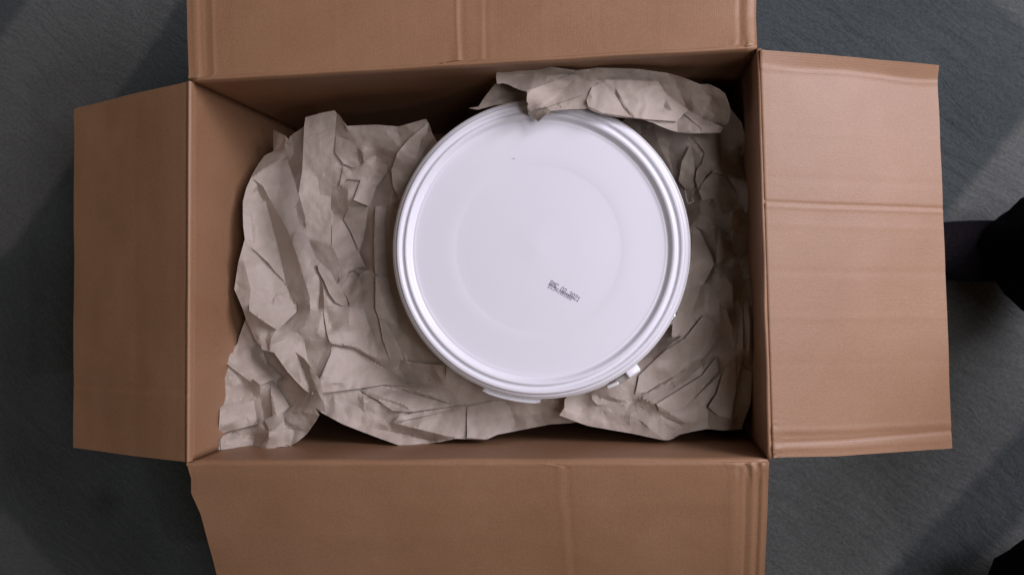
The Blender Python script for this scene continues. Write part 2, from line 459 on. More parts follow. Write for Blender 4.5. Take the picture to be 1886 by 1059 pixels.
# small scuff on the far inner wall
# ------------------------------------------------------------------ bucket
LZ = 0.308
LC = Vector(at(996, 458, LZ))
pR = Vector(at(1272, 458, LZ - .012)); pLft = Vector(at(721, 458, LZ-.004))
LR = (pR.x - pLft.x) / 2
LC.x = (pR.x + pLft.x) / 2
bucket = empty('plastic_bucket', (LC.x, LC.y, 0.008))
tag(bucket, 'large round white plastic bucket with closed lid standing among crumpled paper', 'bucket')
def lathe(name, prof, z0, mat, seg=160, parent=bucket, closed=False):
    V, Fc = [], []
    V = []
    n = len(prof)
    for i in range(seg):
        a = 2 * math.pi * i / seg
        for r, z in prof: V.append((r * math.cos(a), r * math.sin(a), z + z0))
    for i in range(seg):
        i2 = (i + 1) % seg
        for k in range(n - 1):
            Fc.append((i * n + k, i2 * n + k, i2 * n + k + 1, i * n + k + 1))
    o = mesh_obj(name, V, Fc, mat, parent)
    return o
def smooth_prof(pts, it=2):
    for _ in range(it):
        q = [pts[0]]
        for a, b in zip(pts, pts[1:]):
            q.append((a[0] * .75 + b[0] * .25, a[1] * .75 + b[1] * .25)); q.append((a[0] * .25 + b[0] * .75, a[1] * .25 + b[1] * .75))
        q.append(pts[-1]); pts = q
    return pts
R = LR
mm = .001
lidp = [(0, -6.6), (.02, -6.6), (.12, -7.2), (.30, -7.2), (.54, -7.4), (.558, -7.3), (.58, -6.95), (.80, -6.5), (.836, -6.4), (.843, -6.0), (.850, -6.3), (.858, -6.0), (.866, -4.9), (.873, -2.9), (.880, -.7),
        (.896, 0), (.902, -.4), (.907, -2.6), (.926, -2.9), (.931, -1.4), (.937, -.3), (.955, -.3), (.960, -1.2), (.963, -3.6), (.976, -4.4), (.986, -5.4), (.988, -8), (.988, -12), (.985, -17)]
lidp = smooth_prof([(r * R, z * mm) for r, z in lidp], 1)
lathe('rim_band', smooth_prof([(r_ * R, z * mm) for r_, z in [(.985, -8.5), (.989, -7.6), (.997, -7.8), (1.0, -9), (1.0, -15.5), (.997, -17), (.985, -17)]], 1), LZ - .008, M_clear)
lid = lathe('lid', lidp, LZ - .008, M_plastic)
bodyp = [(0.0, 0.0), (.78, 0.0), (.80, .004), (.925, .262), (.97, .263), (.972, .268), (.975, .282), (.93, .284), (.928, .290)]
lathe('body', smooth_prof([(r * R, z) for r, z in bodyp], 1), 0.0, M_plastic, seg=128)
# tear tab on the lid edge, lower side of the photo
def arc_part(name, a0, a1, r0, r1, z0, z1, mat, n=28, parent=bucket, chamfer=2.0):
    """curved bar between two angles (degrees, photo-like: 0 = right, 90 = down)"""
    V, Fc = [], []
    for i in range(n + 1):
        t = i / n
        a = -math.radians(a0 + (a1 - a0) * t)
        e = min(1, min(t, 1 - t) * (a1 - a0) / chamfer)
        rr1 = r0 + (r1 - r0) * (0.25 + .75 * e)
        for r, z in ((r0, z1), (rr1 - .0012, z1), (rr1, z1 - .0008), (rr1, z0), (r0, z0)):
            V.append((r * math.cos(a), r * math.sin(a), z))
    for i in range(n):
        for k in range(5):
            c = i * 5 + k; d = i * 5 + (k + 1) % 5
            Fc.append((c, d, d + 5, c + 5))
    Fc.append((4, 3, 2, 1, 0)); e = n * 5; Fc.append((e, e + 1, e + 2, e + 3, e + 4))
    bm = bmesh.new(); bm.from_mesh(mesh_tmp(V, Fc)); bmesh.ops.recalc_face_normals(bm, faces=bm.faces)
    me = bpy.data.meshes.new(name); bm.to_mesh(me); bm.free(); me.materials.append(mat)
    o = bpy.data.objects.new(name, me); C.objects.link(o); o.parent = parent
    return o
def mesh_tmp(V, Fc):
    me = bpy.data.meshes.new('tmp'); me.from_pydata(V, [], Fc); me.update(); return me
zl = LZ - .008
arc_part('tear_tab', 88.0, 112.5, .985 * R, 1.028 * R, zl - .0135, zl - .012, M_clear)
arc_part('tear_tab_lip', 89.0, 111.5, 1.020 * R, 1.030 * R, zl - .0125, zl - .0085, M_plastic)
arc_part('tear_strip', 62, 80, 1.003 * R, 1.012 * R, zl - .020, zl - .017, M_clear)
def bevel_box(name, size, loc, rot, mat, parent=bucket, bev=.0012, taper=1.0):
    bm = bmesh.new(); bmesh.ops.create_cube(bm, size=1)
    for v in bm.verts:
        k = taper if v.co.z > 0 else 1
        v.co.x *= size[0] * k; v.co.y *= size[1] * k; v.co.z *= size[2]
    bmesh.ops.bevel(bm, geom=bm.edges[:], offset=bev, segments=3, affect='EDGES', profile=.5)
    me = bpy.data.meshes.new(name); bm.to_mesh(me); bm.free(); me.materials.append(mat)
    me.polygons.foreach_set('use_smooth', [True] * len(me.polygons))
    o = bpy.data.objects.new(name, me); C.objects.link(o); o.parent = parent
    o.location = loc; o.rotation_euler = rot
    return o
def rel(px, py, z):
    p = Vector(at(px, py, z)); return (p.x - LC.x, p.y - LC.y, z - .008)
g = rel(1165, 683, LZ - .020)
bevel_box('grip', (.017, .010, .008), g, (0, .15, math.radians(34)), M_plastic, bev=.0028)
g = rel(1129, 709, LZ - .022)
bevel_box('strip_latch', (.015, .0045, .005), g, (0, 0, math.radians(24)), M_clear, bev=.0015)
g = rel(1147, 697, LZ - .0225)
bevel_box('strip_tube', (.020, .0075, .005), g, (0, 0, math.radians(33)), plain('hazy_plastic', (.33, .31, .28), .3, .5), bev=.0018)
g = rel(1237, 588, LZ - .018)
bevel_box('handle_boss', (.013, .005, .010), g, (0, 0, math.radians(62)), M_clear, bev=.0022)
def tube(name, pts, r, mat, parent=None, seg=10, closed=False):
    V, Fc = [], []; n = len(pts); P = [Vector(p) for p in pts]
    for i, p in enumerate(P):
        t = (P[min(i + 1, n - 1)] - P[max(i - 1, 0)]).normalized()
        up = Vector((0, 0, 1)) if abs(t.z) < .9 else Vector((1, 0, 0))
        a = t.cross(up).normalized(); b = t.cross(a)
        rr = r[i] if isinstance(r, (list, tuple)) else r
        for k in range(seg):
            th = 2 * math.pi * k / seg; V.append(p + a * rr * math.cos(th) + b * rr * math.sin(th))
    for i in range(n - 1):
        for k in range(seg):
            k2 = (k + 1) % seg; Fc.append((i * seg + k, i * seg + k2, (i + 1) * seg + k2, (i + 1) * seg + k))
    Fc.append(tuple(range(seg))[::-1]); Fc.append(tuple(range((n - 1) * seg, n * seg)))
    return mesh_obj(name, V, Fc, mat, parent)
pts = []
for i in range(60):
    a = -math.radians(28 + 180 * i / 59)
    rr = R * (0.985 + .012 * math.sin(math.pi * i / 59)); pts.append((rr * math.cos(a), rr * math.sin(a), zl - .008 - .020 - .03 * math.sin(math.pi * i / 59)))
tube('bail_wire', pts, .0016, M_wire, bucket)

lp = [rel(1228, 604, LZ - .019), rel(1234, 595, LZ - .014), rel(1240, 585, LZ - .0125), rel(1245, 576, LZ - .015), rel(1244, 570, LZ - .021)]
tube('wire_loop', lp, .0015, M_wire, bucket)
hk = [rel(1262, 350, LZ - .035), rel(1264, 366, LZ - .036), rel(1268, 376, LZ - .036), rel(1277, 371, LZ - .036), rel(1272, 362, LZ - .038)]
tube('handle_hook', hk, .0010, plain('dull_wire', (.3, .28, .26), .5, .4), bucket)
# ink-jet date code: dot matrix characters
FONT = {'B': "11110 10001 10001 11110 10001 10001 11110", 'M': "10001 11011 10101 10101 10001 10001 10001",
 'C': "01110 10001 10000 10000 10000 10001 01110", '0': "01110 10001 10001 10001 10001 10001 01110",
 '1': "00100 01100 00100 00100 00100 00100 01110", '2': "01110 10001 00001 00110 01000 10000 11111",
 '.': "00000 00000 00000 00000 00000 01100 01100", ' ': "00000 00000 00000 00000 00000 00000 00000",
 '5': "11111 10000 11110 00001 00001 10001 01110", '4': "00010 00110 01010 10010 11111 00010 00010",
 '8': "01110 10001 10001 01110 10001 10001 01110", '3': "11110 00001 00001 01110 00001 00001 11110", 'D': "11110 10001 10001 10001 10001 10001 11110"}
def dots(lines):
    V, Fc = [], []
    for text, (x0, y0), (x1, y1), hgt, sh in lines:
        a, b = Vector(at(x0, y0, LZ)), Vector(at(x1, y1, LZ)); d = (b - a); n = len(text) * 6 - 1
        e = d / n; up = Vector((-d.y, d.x, 0)).normalized() * hgt / 7; up += d.normalized() * sh * hgt / 7
        rad = hgt / 7 * .62
        for ci, ch in enumerate(text):
            for ry, row in enumerate(FONT[ch].split()):
                for cx, bit in enumerate(row):
                    if bit == '1':
                        p = a + e * (ci * 6 + cx) + up * (6 - ry)
                        k = len(V); zz = zl - .00695
                        for q in range(7):
                            t = 2 * math.pi * q / 7; V.append((p.x - LC.x + rad * math.cos(t), p.y - LC.y + rad * math.sin(t), zz))
                        Fc.append(tuple(range(k, k + 7)))
    return mesh_obj('date_code', V, Fc, M_ink, bucket, smooth=False)
dots([('BMC 02.2021', (1010, 524), (1065, 556), .0062, .05), ('D154180302', (1008, 529), (1052, 553), .0050, .1)])
sp = rel(944, 291, LZ)
mesh_obj('ink_speck', [(sp[0] - .0018, sp[1] + .0002, zl - .0062), (sp[0] + .0018, sp[1] - .0004, zl - .0062), (sp[0] + .0016, sp[1] + .0002, zl - .0062), (sp[0], sp[1] + .0005, zl - .0062)],
         [(0, 1, 2, 3)], M_ink, bucket, smooth=False)

# ------------------------------------------------------------------ crumpled paper
# facets are traced in enlarged crops of the photograph; the relief between them is solved from how each facet
# turns to the light, so every sheet is a real folded surface
FR = {'A1': (420, 190, .1888), 'A2': (600, 200, .1888), 'A3': (420, 370, .1888), 'A4': (580, 380, .1888), 'A5': (380, 560, .2078),
      'A6': (560, 540, .2265), 'A7': (380, 680, .17), 'A8': (600, 660, .17), 'B1': (860, 100, .1511), 'B2': (1080, 110, .17),
      'B3': (1180, 220, .1888), 'B4': (1220, 360, .17), 'B5': (1180, 500, .17), 'B6': (1160, 640, .17), 'B7': (1000, 660, .1511),
      'B8': (820, 680, .1379), 'P': (0, 0, 1.0)}
def parse(txt):
    out = []; fr = 'P'
    for line in txt.strip().splitlines():
        line = line.strip()
        if not line: continue
        if line[:-1] in FR and line.endswith('>'): fr = line[:-1]; continue
        tone, pts = line.split(':')
        x0, y0, k = FR[fr]
        P = [tuple(float(c) for c in p.split(',')) for p in pts.split()]
        out.append((float(tone), [(x0 + x * k, y0 + y * k) for x, y in P]))
    return out
def inside(poly, X, Y):
    r = np.zeros(X.shape, bool); n = len(poly)
    for i in range(n):
        (x0, y0), (x1, y1) = poly[i], poly[(i + 1) % n]
        if y0 == y1: continue
        c = ((y0 > Y) != (y1 > Y)) & (X < (x1 - x0) * (Y - y0) / (y1 - y0) + x0)
        r ^= c
    return r
PHI = math.radians(10)
LX, LY = math.cos(PHI), math.sin(PHI)
def facet_relief(P2, step, amp, seed):
    rs = np.random.RandomState(seed + 77); lo = P2.min(0) - step * 2; hi = P2.max(0) + step * 2
    n = int((hi - lo).prod() / (step * step)) + 8
    q = rs.uniform(lo, hi, (n, 2)); q = np.concatenate([q, [lo - 50, hi + 50, [lo[0] - 50, hi[1] + 50], [hi[0] + 50, lo[1] - 50]]])
    hgt = rs.uniform(-1, 1, len(q)) * amp
    vc, _, tf, *_ = delaunay_2d_cdt([Vector(p) for p in q.tolist()], [], [], 0, .01)
    q2 = np.array([(v.x, v.y) for v in vc]); hgt = np.resize(hgt, len(q2)); out = np.zeros(len(P2))
    for f in tf:
        a, b, c = q2[f[0]], q2[f[1]], q2[f[2]]
        den = (b[1] - c[1]) * (a[0] - c[0]) + (c[0] - b[0]) * (a[1] - c[1])
        if abs(den) < 1e-9: continue
        w0 = ((b[1] - c[1]) * (P2[:, 0] - c[0]) + (c[0] - b[0]) * (P2[:, 1] - c[1])) / den
        w1 = ((c[1] - a[1]) * (P2[:, 0] - c[0]) + (a[0] - c[0]) * (P2[:, 1] - c[1])) / den
        w2 = 1 - w0 - w1; m = (w0 >= 0) & (w1 >= 0) & (w2 >= 0)
        out[m] = w0[m] * hgt[f[0]] + w1[m] * hgt[f[1]] + w2[m] * hgt[f[2]]
    return out
def sheet(name, outline, facets, anchors, skirt=0.0, spacing=4.0, gain=3.6, lam=250.0, base_tone=100, seed=1, parent=None, fine=.0006, rel_=1.0):
    rnd = random.Random(seed)
    outl = parse('0:' + outline)[0][1] if isinstance(outline, str) else outline
    fac = parse(facets)
    # densify outline, wobble a touch
    ol = []
    for (x0, y0), (x1, y1) in zip(outl, outl[1:] + outl[:1]):
        m = max(1, int(math.hypot(x1 - x0, y1 - y0) / (spacing * .8)))
        for k in range(m):
            t = k / m; ol.append((x0 + (x1 - x0) * t, y0 + (y1 - y0) * t))
    pts = list(ol); no = len(ol); edges = [(i, (i + 1) % no) for i in range(no)]
    fv = []
    def pid(p):
        OLn = np.array(pts); d = ((OLn - np.array(p)) ** 2).sum(1); j = int(d.argmin())
        if d[j] < 4.0 ** 2: return j
        pts.append(p); return len(pts) - 1
    segs = []
    for tone_, P in fac:
        ids = [pid(p) for p in P]
        for a, b in zip(ids, ids[1:] + ids[:1]):
            if a != b and (min(a, b), max(a, b)) not in segs: segs.append((min(a, b), max(a, b)))
    edges += segs
    xs = [p[0] for p in ol]; ys = [p[1] for p in ol]
    gx, gy = np.meshgrid(np.arange(min(xs), max(xs), spacing), np.arange(min(ys), max(ys), spacing * .87))
    gx = gx + (np.arange(gx.shape[0]) % 2)[:, None] * spacing * .5
    rs = np.random.RandomState(seed)
    gx = gx.ravel() + rs.uniform(-.15, .15, gx.size) * spacing; gy = gy.ravel() + rs.uniform(-.15, .15, gy.size) * spacing
    ok = inside(ol, gx, gy); gx, gy = gx[ok], gy[ok]
    near = np.full(len(gx), 1e9)
    for a, b in edges:
        (x0, y0), (x1, y1) = pts[a], pts[b]; dx_, dy_ = x1 - x0, y1 - y0; l2 = dx_ * dx_ + dy_ * dy_ + 1e-9
        t = np.clip(((gx - x0) * dx_ + (gy - y0) * dy_) / l2, 0, 1)
        near = np.minimum(near, (gx - x0 - t * dx_) ** 2 + (gy - y0 - t * dy_) ** 2)
    ok = near > (.55 * spacing) ** 2; gx, gy = gx[ok], gy[ok]
    # points along the creases so that no long thin triangles fan out
    for a, b in segs:
        (x0, y0), (x1, y1) = pts[a], pts[b]; m = int(math.hypot(x1 - x0, y1 - y0) / spacing)
        for k in range(1, m): pts.append((x0 + (x1 - x0) * k / m, y0 + (y1 - y0) * k / m))
    pts += list(zip(gx.tolist(), gy.tolist()))
    vc, _, tf, *_ = delaunay_2d_cdt([Vector(p) for p in pts], edges, [], 0, 1.2)
    P2 = np.array([(v.x, v.y) for v in vc]); T = np.array([f for f in tf if len(f) == 3])
    cen = P2[T].mean(1); keep = inside(ol, cen[:, 0], cen[:, 1]); T = T[keep]; cen = cen[keep]
    used = np.unique(T); remap = -np.ones(len(P2), int); remap[used] = np.arange(len(used)); P2 = P2[used]; T = remap[T]
    # tone and cross tilt of the facet under each triangle, averaged over a few points
    offs = [(0, 0)]
    acc = np.zeros(len(T)); accn = np.zeros(len(T)); pacc = np.zeros(len(T))
    prp = [rnd.uniform(-.25, .25) for _ in fac]
    for ox, oy in offs:
        qx, qy = cen[:, 0] + ox * spacing * 1.6, cen[:, 1] + oy * spacing * 1.6
        tv_ = np.full(len(T), -1.0); pv = np.zeros(len(T))
        for (tv, P), pr in zip(fac, prp):
            m = inside(P, qx, qy); tv_[m] = tv; pv[m] = pr
        m = tv_ > 0; acc[m] += tv_[m]; accn[m] += 1; pacc += pv / len(offs)
    tone = np.where(accn > 0, acc / np.maximum(accn, 1), -1.0)
    # fill untraced triangles from their surroundings
    have = tone > 0
    def blur(src_xy, src_v, q_xy, sig, chunk=400):
        out = np.zeros(len(q_xy))
        for i in range(0, len(q_xy), chunk):
            d2 = ((q_xy[i:i + chunk, None, :] - src_xy[None]) ** 2).sum(2)
            w = np.exp(-d2 / (2 * sig * sig)) + 1e-9; out[i:i + chunk] = (w * src_v[None]).sum(1) / w.sum(1)
        return out
    sub = rs.permutation(np.nonzero(have)[0])[:1500] if have.any() else None
    if sub is None: tone[:] = base_tone
    else:
        q = np.nonzero(~have)[0]
        if len(q): tone[q] = blur(cen[sub], tone[sub], cen[q], 12)
        loc = blur(cen[sub], tone[sub], cen, 55)
    if sub is None: loc = tone
    mean = .6 * loc + .4 * tone.mean()
    # each facet also turns a little the other way round
    perp = pacc + np.sign(pacc + 1e-6) * np.clip(1.6 * (.95 - tone / mean), 0, .9)
    s = np.clip(gain * (tone / mean - 1), -2.4, 1.3)
    A = np.array([(a[0], a[1]) for a in anchors]); AZ = np.array([a[2] for a in anchors])
    d2 = ((P2[:, None] - A[None]) ** 2).sum(2) + 400; w = 1 / d2 ** 1.5
    zb = (w * AZ).sum(1) / w.sum(1)
    XY = np.array([at(p[0], p[1], z)[:2] for p, z in zip(P2, zb)])
    a, b, c = XY[T[:, 0]], XY[T[:, 1]], XY[T[:, 2]]
    ar2 = (b[:, 0] - a[:, 0]) * (c[:, 1] - a[:, 1]) - (b[:, 1] - a[:, 1]) * (c[:, 0] - a[:, 0])
    ar2 = np.where(np.abs(ar2) < 1e-9, 1e-9, ar2)
    GX = np.stack([b[:, 1] - c[:, 1], c[:, 1] - a[:, 1], a[:, 1] - b[:, 1]], 1) / ar2[:, None]
    GY = np.stack([c[:, 0] - b[:, 0], a[:, 0] - c[:, 0], b[:, 0] - a[:, 0]], 1) / ar2[:, None]
    GL = GX * LX + GY * LY; GP = -GX * LY + GY * LX
    wt = np.abs(ar2) / 2; wp = .25
    va = np.bincount(T.ravel(), np.repeat(wt / 3, 3), len(P2))
    # open gaps between folds lie deeper
    dk = np.bincount(T.ravel(), np.repeat(((tone < .62 * mean) | (tone < 50)).astype(float), 3), len(P2)) / np.maximum(1, np.bincount(T.ravel(), None, len(P2)))
    zb = zb - .011 * (dk > .8); va = va * (1 + 12 * (dk > .8))
    Tr = T.ravel()
    def op(z):
        zt = z[T]
        gl = (GL * zt).sum(1) * wt; gp = (GP * zt).sum(1) * wt * wp
        return np.bincount(Tr, (GL * gl[:, None] + GP * gp[:, None]).ravel(), len(z)) + lam * va * z
    rhs = lam * va * zb
    np.add.at(rhs, T.ravel(), (GL * (-s * wt)[:, None] + GP * (perp * wt * wp)[:, None]).ravel())
    z = zb.copy(); r = rhs - op(z)
    dg = lam * va; 
    dd = np.zeros_like(z); np.add.at(dd, T.ravel(), ((GL ** 2 + wp * GP ** 2) * wt[:, None]).ravel()); dg = dg + dd
    y = r / dg; p = y.copy(); ry = (r * y).sum()
    for _ in range(500):
        Ap = op(p); al = ry / (p * Ap).sum(); z += al * p; r -= al * Ap; y = r / dg; n2 = (r * y).sum(); p = y + (n2 / ry) * p; ry = n2
        if n2 < 1e-10: break
    z = np.clip(z, zb - .04, zb + .035) + rel_ * (facet_relief(P2, 34, .0030, seed) + facet_relief(P2, 15, .0010, seed + 3))
    E = np.sort(np.concatenate([T[:, [0, 1]], T[:, [1, 2]], T[:, [2, 0]]]), 1); ue = np.unique(E, axis=0)
    for it in range(1):
        acc = np.zeros_like(z); n_ = np.zeros_like(z)
        for i, j in ((0, 1), (1, 0)):
            np.add.at(acc, ue[:, i], z[ue[:, j]]); np.add.at(n_, ue[:, i], 1)
        z = .88 * z + .12 * acc / np.maximum(n_, 1)
    V = []
    for (px, py), zz in zip(P2, z):
        zz += fine * noise.noise(Vector((px * .045, py * .045, seed))) * 1.4 + fine * .8 * noise.noise(Vector((px * .13, py * .13, seed + 5)))
        V.append(at(px, py, zz))
    Fc = [tuple(int(i) for i in t) for t in T]
    if skirt > 0:
        cnt = {}
        for f in Fc:
            for i in range(3):
                e = (f[i], f[(i + 1) % 3]); k = (min(e), max(e)); cnt[k] = None if k in cnt else e
        be = [e for e in cnt.values() if e]; low = {}
        cx, cy = np.mean([v[0] for v in V]), np.mean([v[1] for v in V])
        for e in be:
            for i in e:
                if i not in low:
                    x, y_, zz = V[i]; ids = []
                    for st_, dn in ((.012, .03), (.03, .5), (.05, 1.0)):
                        dd_ = math.hypot(cx - x, cy - y_) + 1e-6; k = st_ * .6
                        wob = .004 * noise.noise(Vector((x * 40, y_ * 40, dn)))
                        ids.append(len(V)); V.append((x + (cx - x) / dd_ * (k + wob), y_ + (cy - y_) / dd_ * (k + wob), max(.012, zz - skirt * dn - .004)))
                    low[i] = ids
            p0, p1 = e; ch0, ch1 = [p0] + low[p0], [p1] + low[p1]
            for k in range(3): Fc.append((ch1[k], ch0[k], ch0[k + 1], ch1[k + 1]))
    o = mesh_obj(name, V, Fc, M_paper)
    if o.data.polygons[0].normal.z < 0: o.data.flip_normals()
    o.data.set_sharp_from_angle(angle=math.radians(16))
    sm = o.modifiers.new('thick', 'SOLIDIFY'); sm.thickness = .00025; sm.offset = -1
    es = o.modifiers.new('crisp', 'EDGE_SPLIT'); es.split_angle = math.radians(24)
    if parent: o.parent = parent
    return o

LFAC = """
A1>
92:740,230 620,310 560,400 570,520 640,740 683,885 725,650 735,400
115:560,400 620,310 640,500 600,560 570,520
100:560,400 450,470 360,510 240,690 240,730 340,640 570,520
62:440,255 560,310 550,400 560,470 440,480
85:500,300 550,330 500,440 450,470
150:570,520 450,600 240,720 340,810 430,990 480,960 540,700 600,620
135:540,700 600,620 640,740 600,900 480,1000 480,900
150:640,740 690,900 735,1059 480,1059 600,900
95:240,730 340,810 430,990 470,1059 375,1059 330,930
155:230,735 330,930 375,1059 145,1059 150,950 190,830
A3>
160:150,0 365,0 430,230 500,500 560,790 190,420 165,360
100:365,0 420,0 470,100 580,290 660,480 720,680 800,950 790,1059 650,1020 590,870 560,790 500,500 430,230
142:420,0 710,0 750,150 770,330 660,300 600,330 580,290 470,100
118:600,330 660,300 640,360 620,400
158:660,300 770,340 750,500 760,650 740,760 680,560 630,420
165:770,360 810,360 830,500 800,620 740,760 750,500
135:830,500 890,700 895,880 840,900 800,940 740,760 800,620
172:880,690 900,740 895,880 840,900
60:900,720 930,860 940,1059 880,1059 895,880
145:165,370 190,420 390,630 560,810 590,870 600,960 300,840 160,620 150,480
122:100,600 160,620 220,860 205,1059 145,1059 60,870
152:160,620 300,840 540,930 600,1059 205,1059 220,860
132:300,840 600,960 650,1020 600,1059 450,900
60:195,420 400,610 600,870 550,810 380,622
140:800,940 840,900 890,890 880,1059 800,1059 795,950
112:850,540 1000,690 1050,780 1040,830 960,720
160:860,590 890,690 1000,880 1080,1000 1165,1010 1165,960 1040,830 960,740
A2>
70:100,20 200,165 300,300 300,340 90,260
78:200,165 490,160 715,175 970,105 1000,130 900,200 700,430 560,390 370,370 300,320
88:1000,130 1010,200 1070,300 960,420 850,600 770,740 640,600 700,430 900,220
60:1010,200 1070,300 900,450 930,300
80:640,610 770,740 700,850 650,800
88:100,270 300,360 340,500 300,570 160,480 80,420
48:310,380 350,420 370,520 330,550
102:370,380 560,400 400,500 370,520
40:470,460 560,430 690,450 690,490 600,520
87:400,500 600,540 600,620 560,660 490,770 380,740 330,680 340,570
95:170,560 290,590 200,700 120,780
130:170,540 290,580 180,640
118:150,480 140,620 100,780 90,700
75:200,690 340,680 370,760 230,890 130,800
42:120,790 220,770 210,980 130,950
102:270,890 380,760 490,770 420,950
25:270,895 420,955 395,972
78:220,970 290,920 420,965 400,1059 210,1059
55:490,770 600,620 640,610 650,800 590,1059 410,1059
98:650,800 700,880 680,1000 600,1059
A4>
100:165,180 280,130 330,220 410,400 430,460 490,590 330,630 240,750 230,530 165,400
120:165,180 280,130 340,260 250,350 165,400
124:430,460 490,590 330,630 300,540
80:280,130 330,0 520,0 500,180 470,330 420,440 380,330 330,210
55:520,0 600,0 580,640 490,590 430,450 470,330 490,190
76:600,0 720,0 690,200 690,400 590,560 580,300
97:590,560 690,420 720,680 640,690 590,660
70:720,0 800,0 745,300 760,560 800,800 870,1030 780,1059 740,800 720,680 690,400 690,200
110:590,680 720,690 750,900 780,1059 590,1059
108:330,640 490,600 540,630 440,690 430,790 450,830 340,880 330,950 240,800 240,760
78:400,700 420,800 340,880 330,800
128:330,640 400,680 280,800 245,790
38:360,630 530,615 430,682
88:440,690 560,650 590,690 590,1000 420,980 450,830
100:330,950 450,840 420,970 340,965
165:150,840 240,800 320,960 270,965 200,930
A6>
92:155,130 370,100 370,290 220,310 150,270
138:155,130 190,180 200,300 150,270
162:150,270 220,250 215,310 185,320
140:185,320 370,290 440,440 210,405
134:370,100 430,120 530,480 440,440 375,290
112:430,120 490,130 600,520 530,480
93:490,130 580,190 610,210 700,540 600,530
122:610,210 660,230 760,430 810,545 710,545
80:660,230 690,240 830,330 900,550 810,545 760,430
75:690,240 770,270 850,290 950,380 1080,500 1150,570 1000,575 900,550 830,330
107:580,0 730,0 770,270 610,210 580,180
68:730,0 760,0 830,180 950,380 850,290 770,270
68:600,530 700,540 710,600 640,600
108:700,540 780,545 770,610 710,600
60:780,545 1150,580 1160,750 1000,720 770,610
95:1050,590 1120,580 1150,740 1130,740
132:225,420 400,450 640,600 620,720 460,770 60,820 160,640 230,450
55:220,408 400,438 640,560 620,600 400,452 210,422
154:640,600 740,650 850,750 660,740 620,720
108:710,600 770,610 1160,755 1236,755 1236,880 1100,880 850,750 740,650
85:770,610 1000,660 1160,750 1000,740 830,700
A5>
160:380,0 800,0 800,70 620,225 380,60
92:800,0 920,0 920,80 870,200 800,250 640,225 800,70
108:920,60 1060,280 1080,350 860,300 800,250 870,200
125:620,235 800,250 860,300 850,330 700,310 570,360 570,310
150:570,360 700,310 860,330 825,480 825,600 720,580 600,420
128:600,420 825,500 825,605 720,580
172:825,480 870,340 900,500 940,790 870,740 830,620
108:870,310 1080,350 1060,480 940,790 900,500
90:1080,350 1110,400 1000,700 940,790 1000,500
116:720,580 825,605 830,640 870,740 930,800
95:300,0 380,60 500,140 620,235 570,310 560,410 490,400 430,300 350,130
112:460,200 550,220 500,400 460,340
115:380,60 480,130 440,330 350,130 300,0
130:470,340 530,340 550,410 500,410
A8>
110:0,370 350,330 230,460 360,530 0,490
120:160,400 350,340 400,500 250,470
126:0,490 300,490 400,550 380,720 350,740 200,710 0,610
96:330,340 400,360 420,600 380,560
127:400,350 630,290 1390,510 940,575 850,500 500,370
83:380,340 500,370 840,500 930,575 700,480 400,400
145:400,400 560,450 700,490 900,575 720,565 660,500 420,480
110:420,480 660,500 650,560 540,610 430,540
104:540,610 720,565 810,570 790,640 720,695 650,660
74:630,285 900,320 1400,480 1390,510 900,370 640,300
118:650,285 900,300 1300,300 1530,310 1530,450 1400,490 900,325
118:790,630 950,590 1530,500 1530,860 1300,840 720,695
72:710,570 950,590 1400,500 1530,470 1530,512 1300,547 950,588
115:400,560 560,620 720,700 700,790 560,690 420,740
95:560,690 640,720 690,790 400,740 480,700
76:710,700 1200,810 1400,860 1150,895 900,830 700,790
134:350,740 700,790 1140,895 1400,865 1240,905 790,940 180,710
B8>
105:0,90 200,110 430,220 0,225
106:0,240 130,220 430,220 540,250 700,390 450,440 100,490 0,460
118:0,540 700,415 850,480 920,650 930,760 560,935 0,880
72:0,520 700,398 780,402 100,532
98:780,400 1250,420 1300,700 950,790 930,650 850,480
85:1300,420 1800,420 1700,700 1300,700
"""
def arcpts(a0, a1, n, r=242):
    return [(996 + r * math.cos(math.radians(a0 + (a1 - a0) * i / (n - 1))), 457 + r * math.sin(math.radians(a0 + (a1 - a0) * i / (n - 1)))) for i in range(n)]
def conv(fr, *pts):
    x0, y0, k = FR[fr]; return [(x0 + x * k, y0 + y * k) for x, y in pts]
Lout = (conv('A1', (735, 235), (620, 312), (565, 385), (560, 320), (500, 290), (445, 262), (440, 300), (442, 470), (360, 510), (300, 590), (240, 690), (180, 830), (145, 960)) +
        conv('A3', (145, 100), (150, 250), (165, 370), (100, 600), (60, 860), (140, 1045)) +
        conv('A5', (350, 130), (430, 310), (500, 405), (600, 430), (720, 600), (870, 760), (930, 800), (960, 880), (985, 940)) +
        conv('A8', (0, 612), (180, 710), (490, 830), (790, 940), (1060, 930), (1240, 905), (1400, 870), (1530, 858)) +
        conv('B8', (150, 925), (540, 942), (700, 872), (1000, 812), (1400, 735), (1700, 715)) +
        [(1100, 770), (1090, 700)] + arcpts(70, 225, 14) +
        conv('A2', (1075, 310), (1060, 280), (1010, 190), (985, 108), (960, 106), (715, 176), (490, 160), (330, 165), (205, 172), (130, 60), (80, 40)) + [(575, 225)])
left = sheet('crumpled_paper', Lout, LFAC,
    [(440, 530, .255), (450, 300, .235), (520, 270, .25), (600, 230, .265), (700, 240, .245), (780, 230, .255), (680, 300, .225), (735, 330, .195), (740, 400, .19), (740, 480, .195), (690, 420, .215), (690, 500, .225), (760, 560, .20), (800, 620, .205), (560, 400, .285), (500, 480, .275),
     (600, 560, .265), (560, 650, .285), (575, 720, .285), (690, 630, .25), (790, 670, .235), (650, 720, .275), (735, 815, .262), (900, 800, .255), (860, 740, .258), (1050, 770, .235), (960, 720, .24), (650, 500, .25)],
    skirt=.10, seed=2)
tag(left, 'large wad of crumpled brown paper filling the left and front of the box', 'packing paper', 'crumpled packing paper in the box')

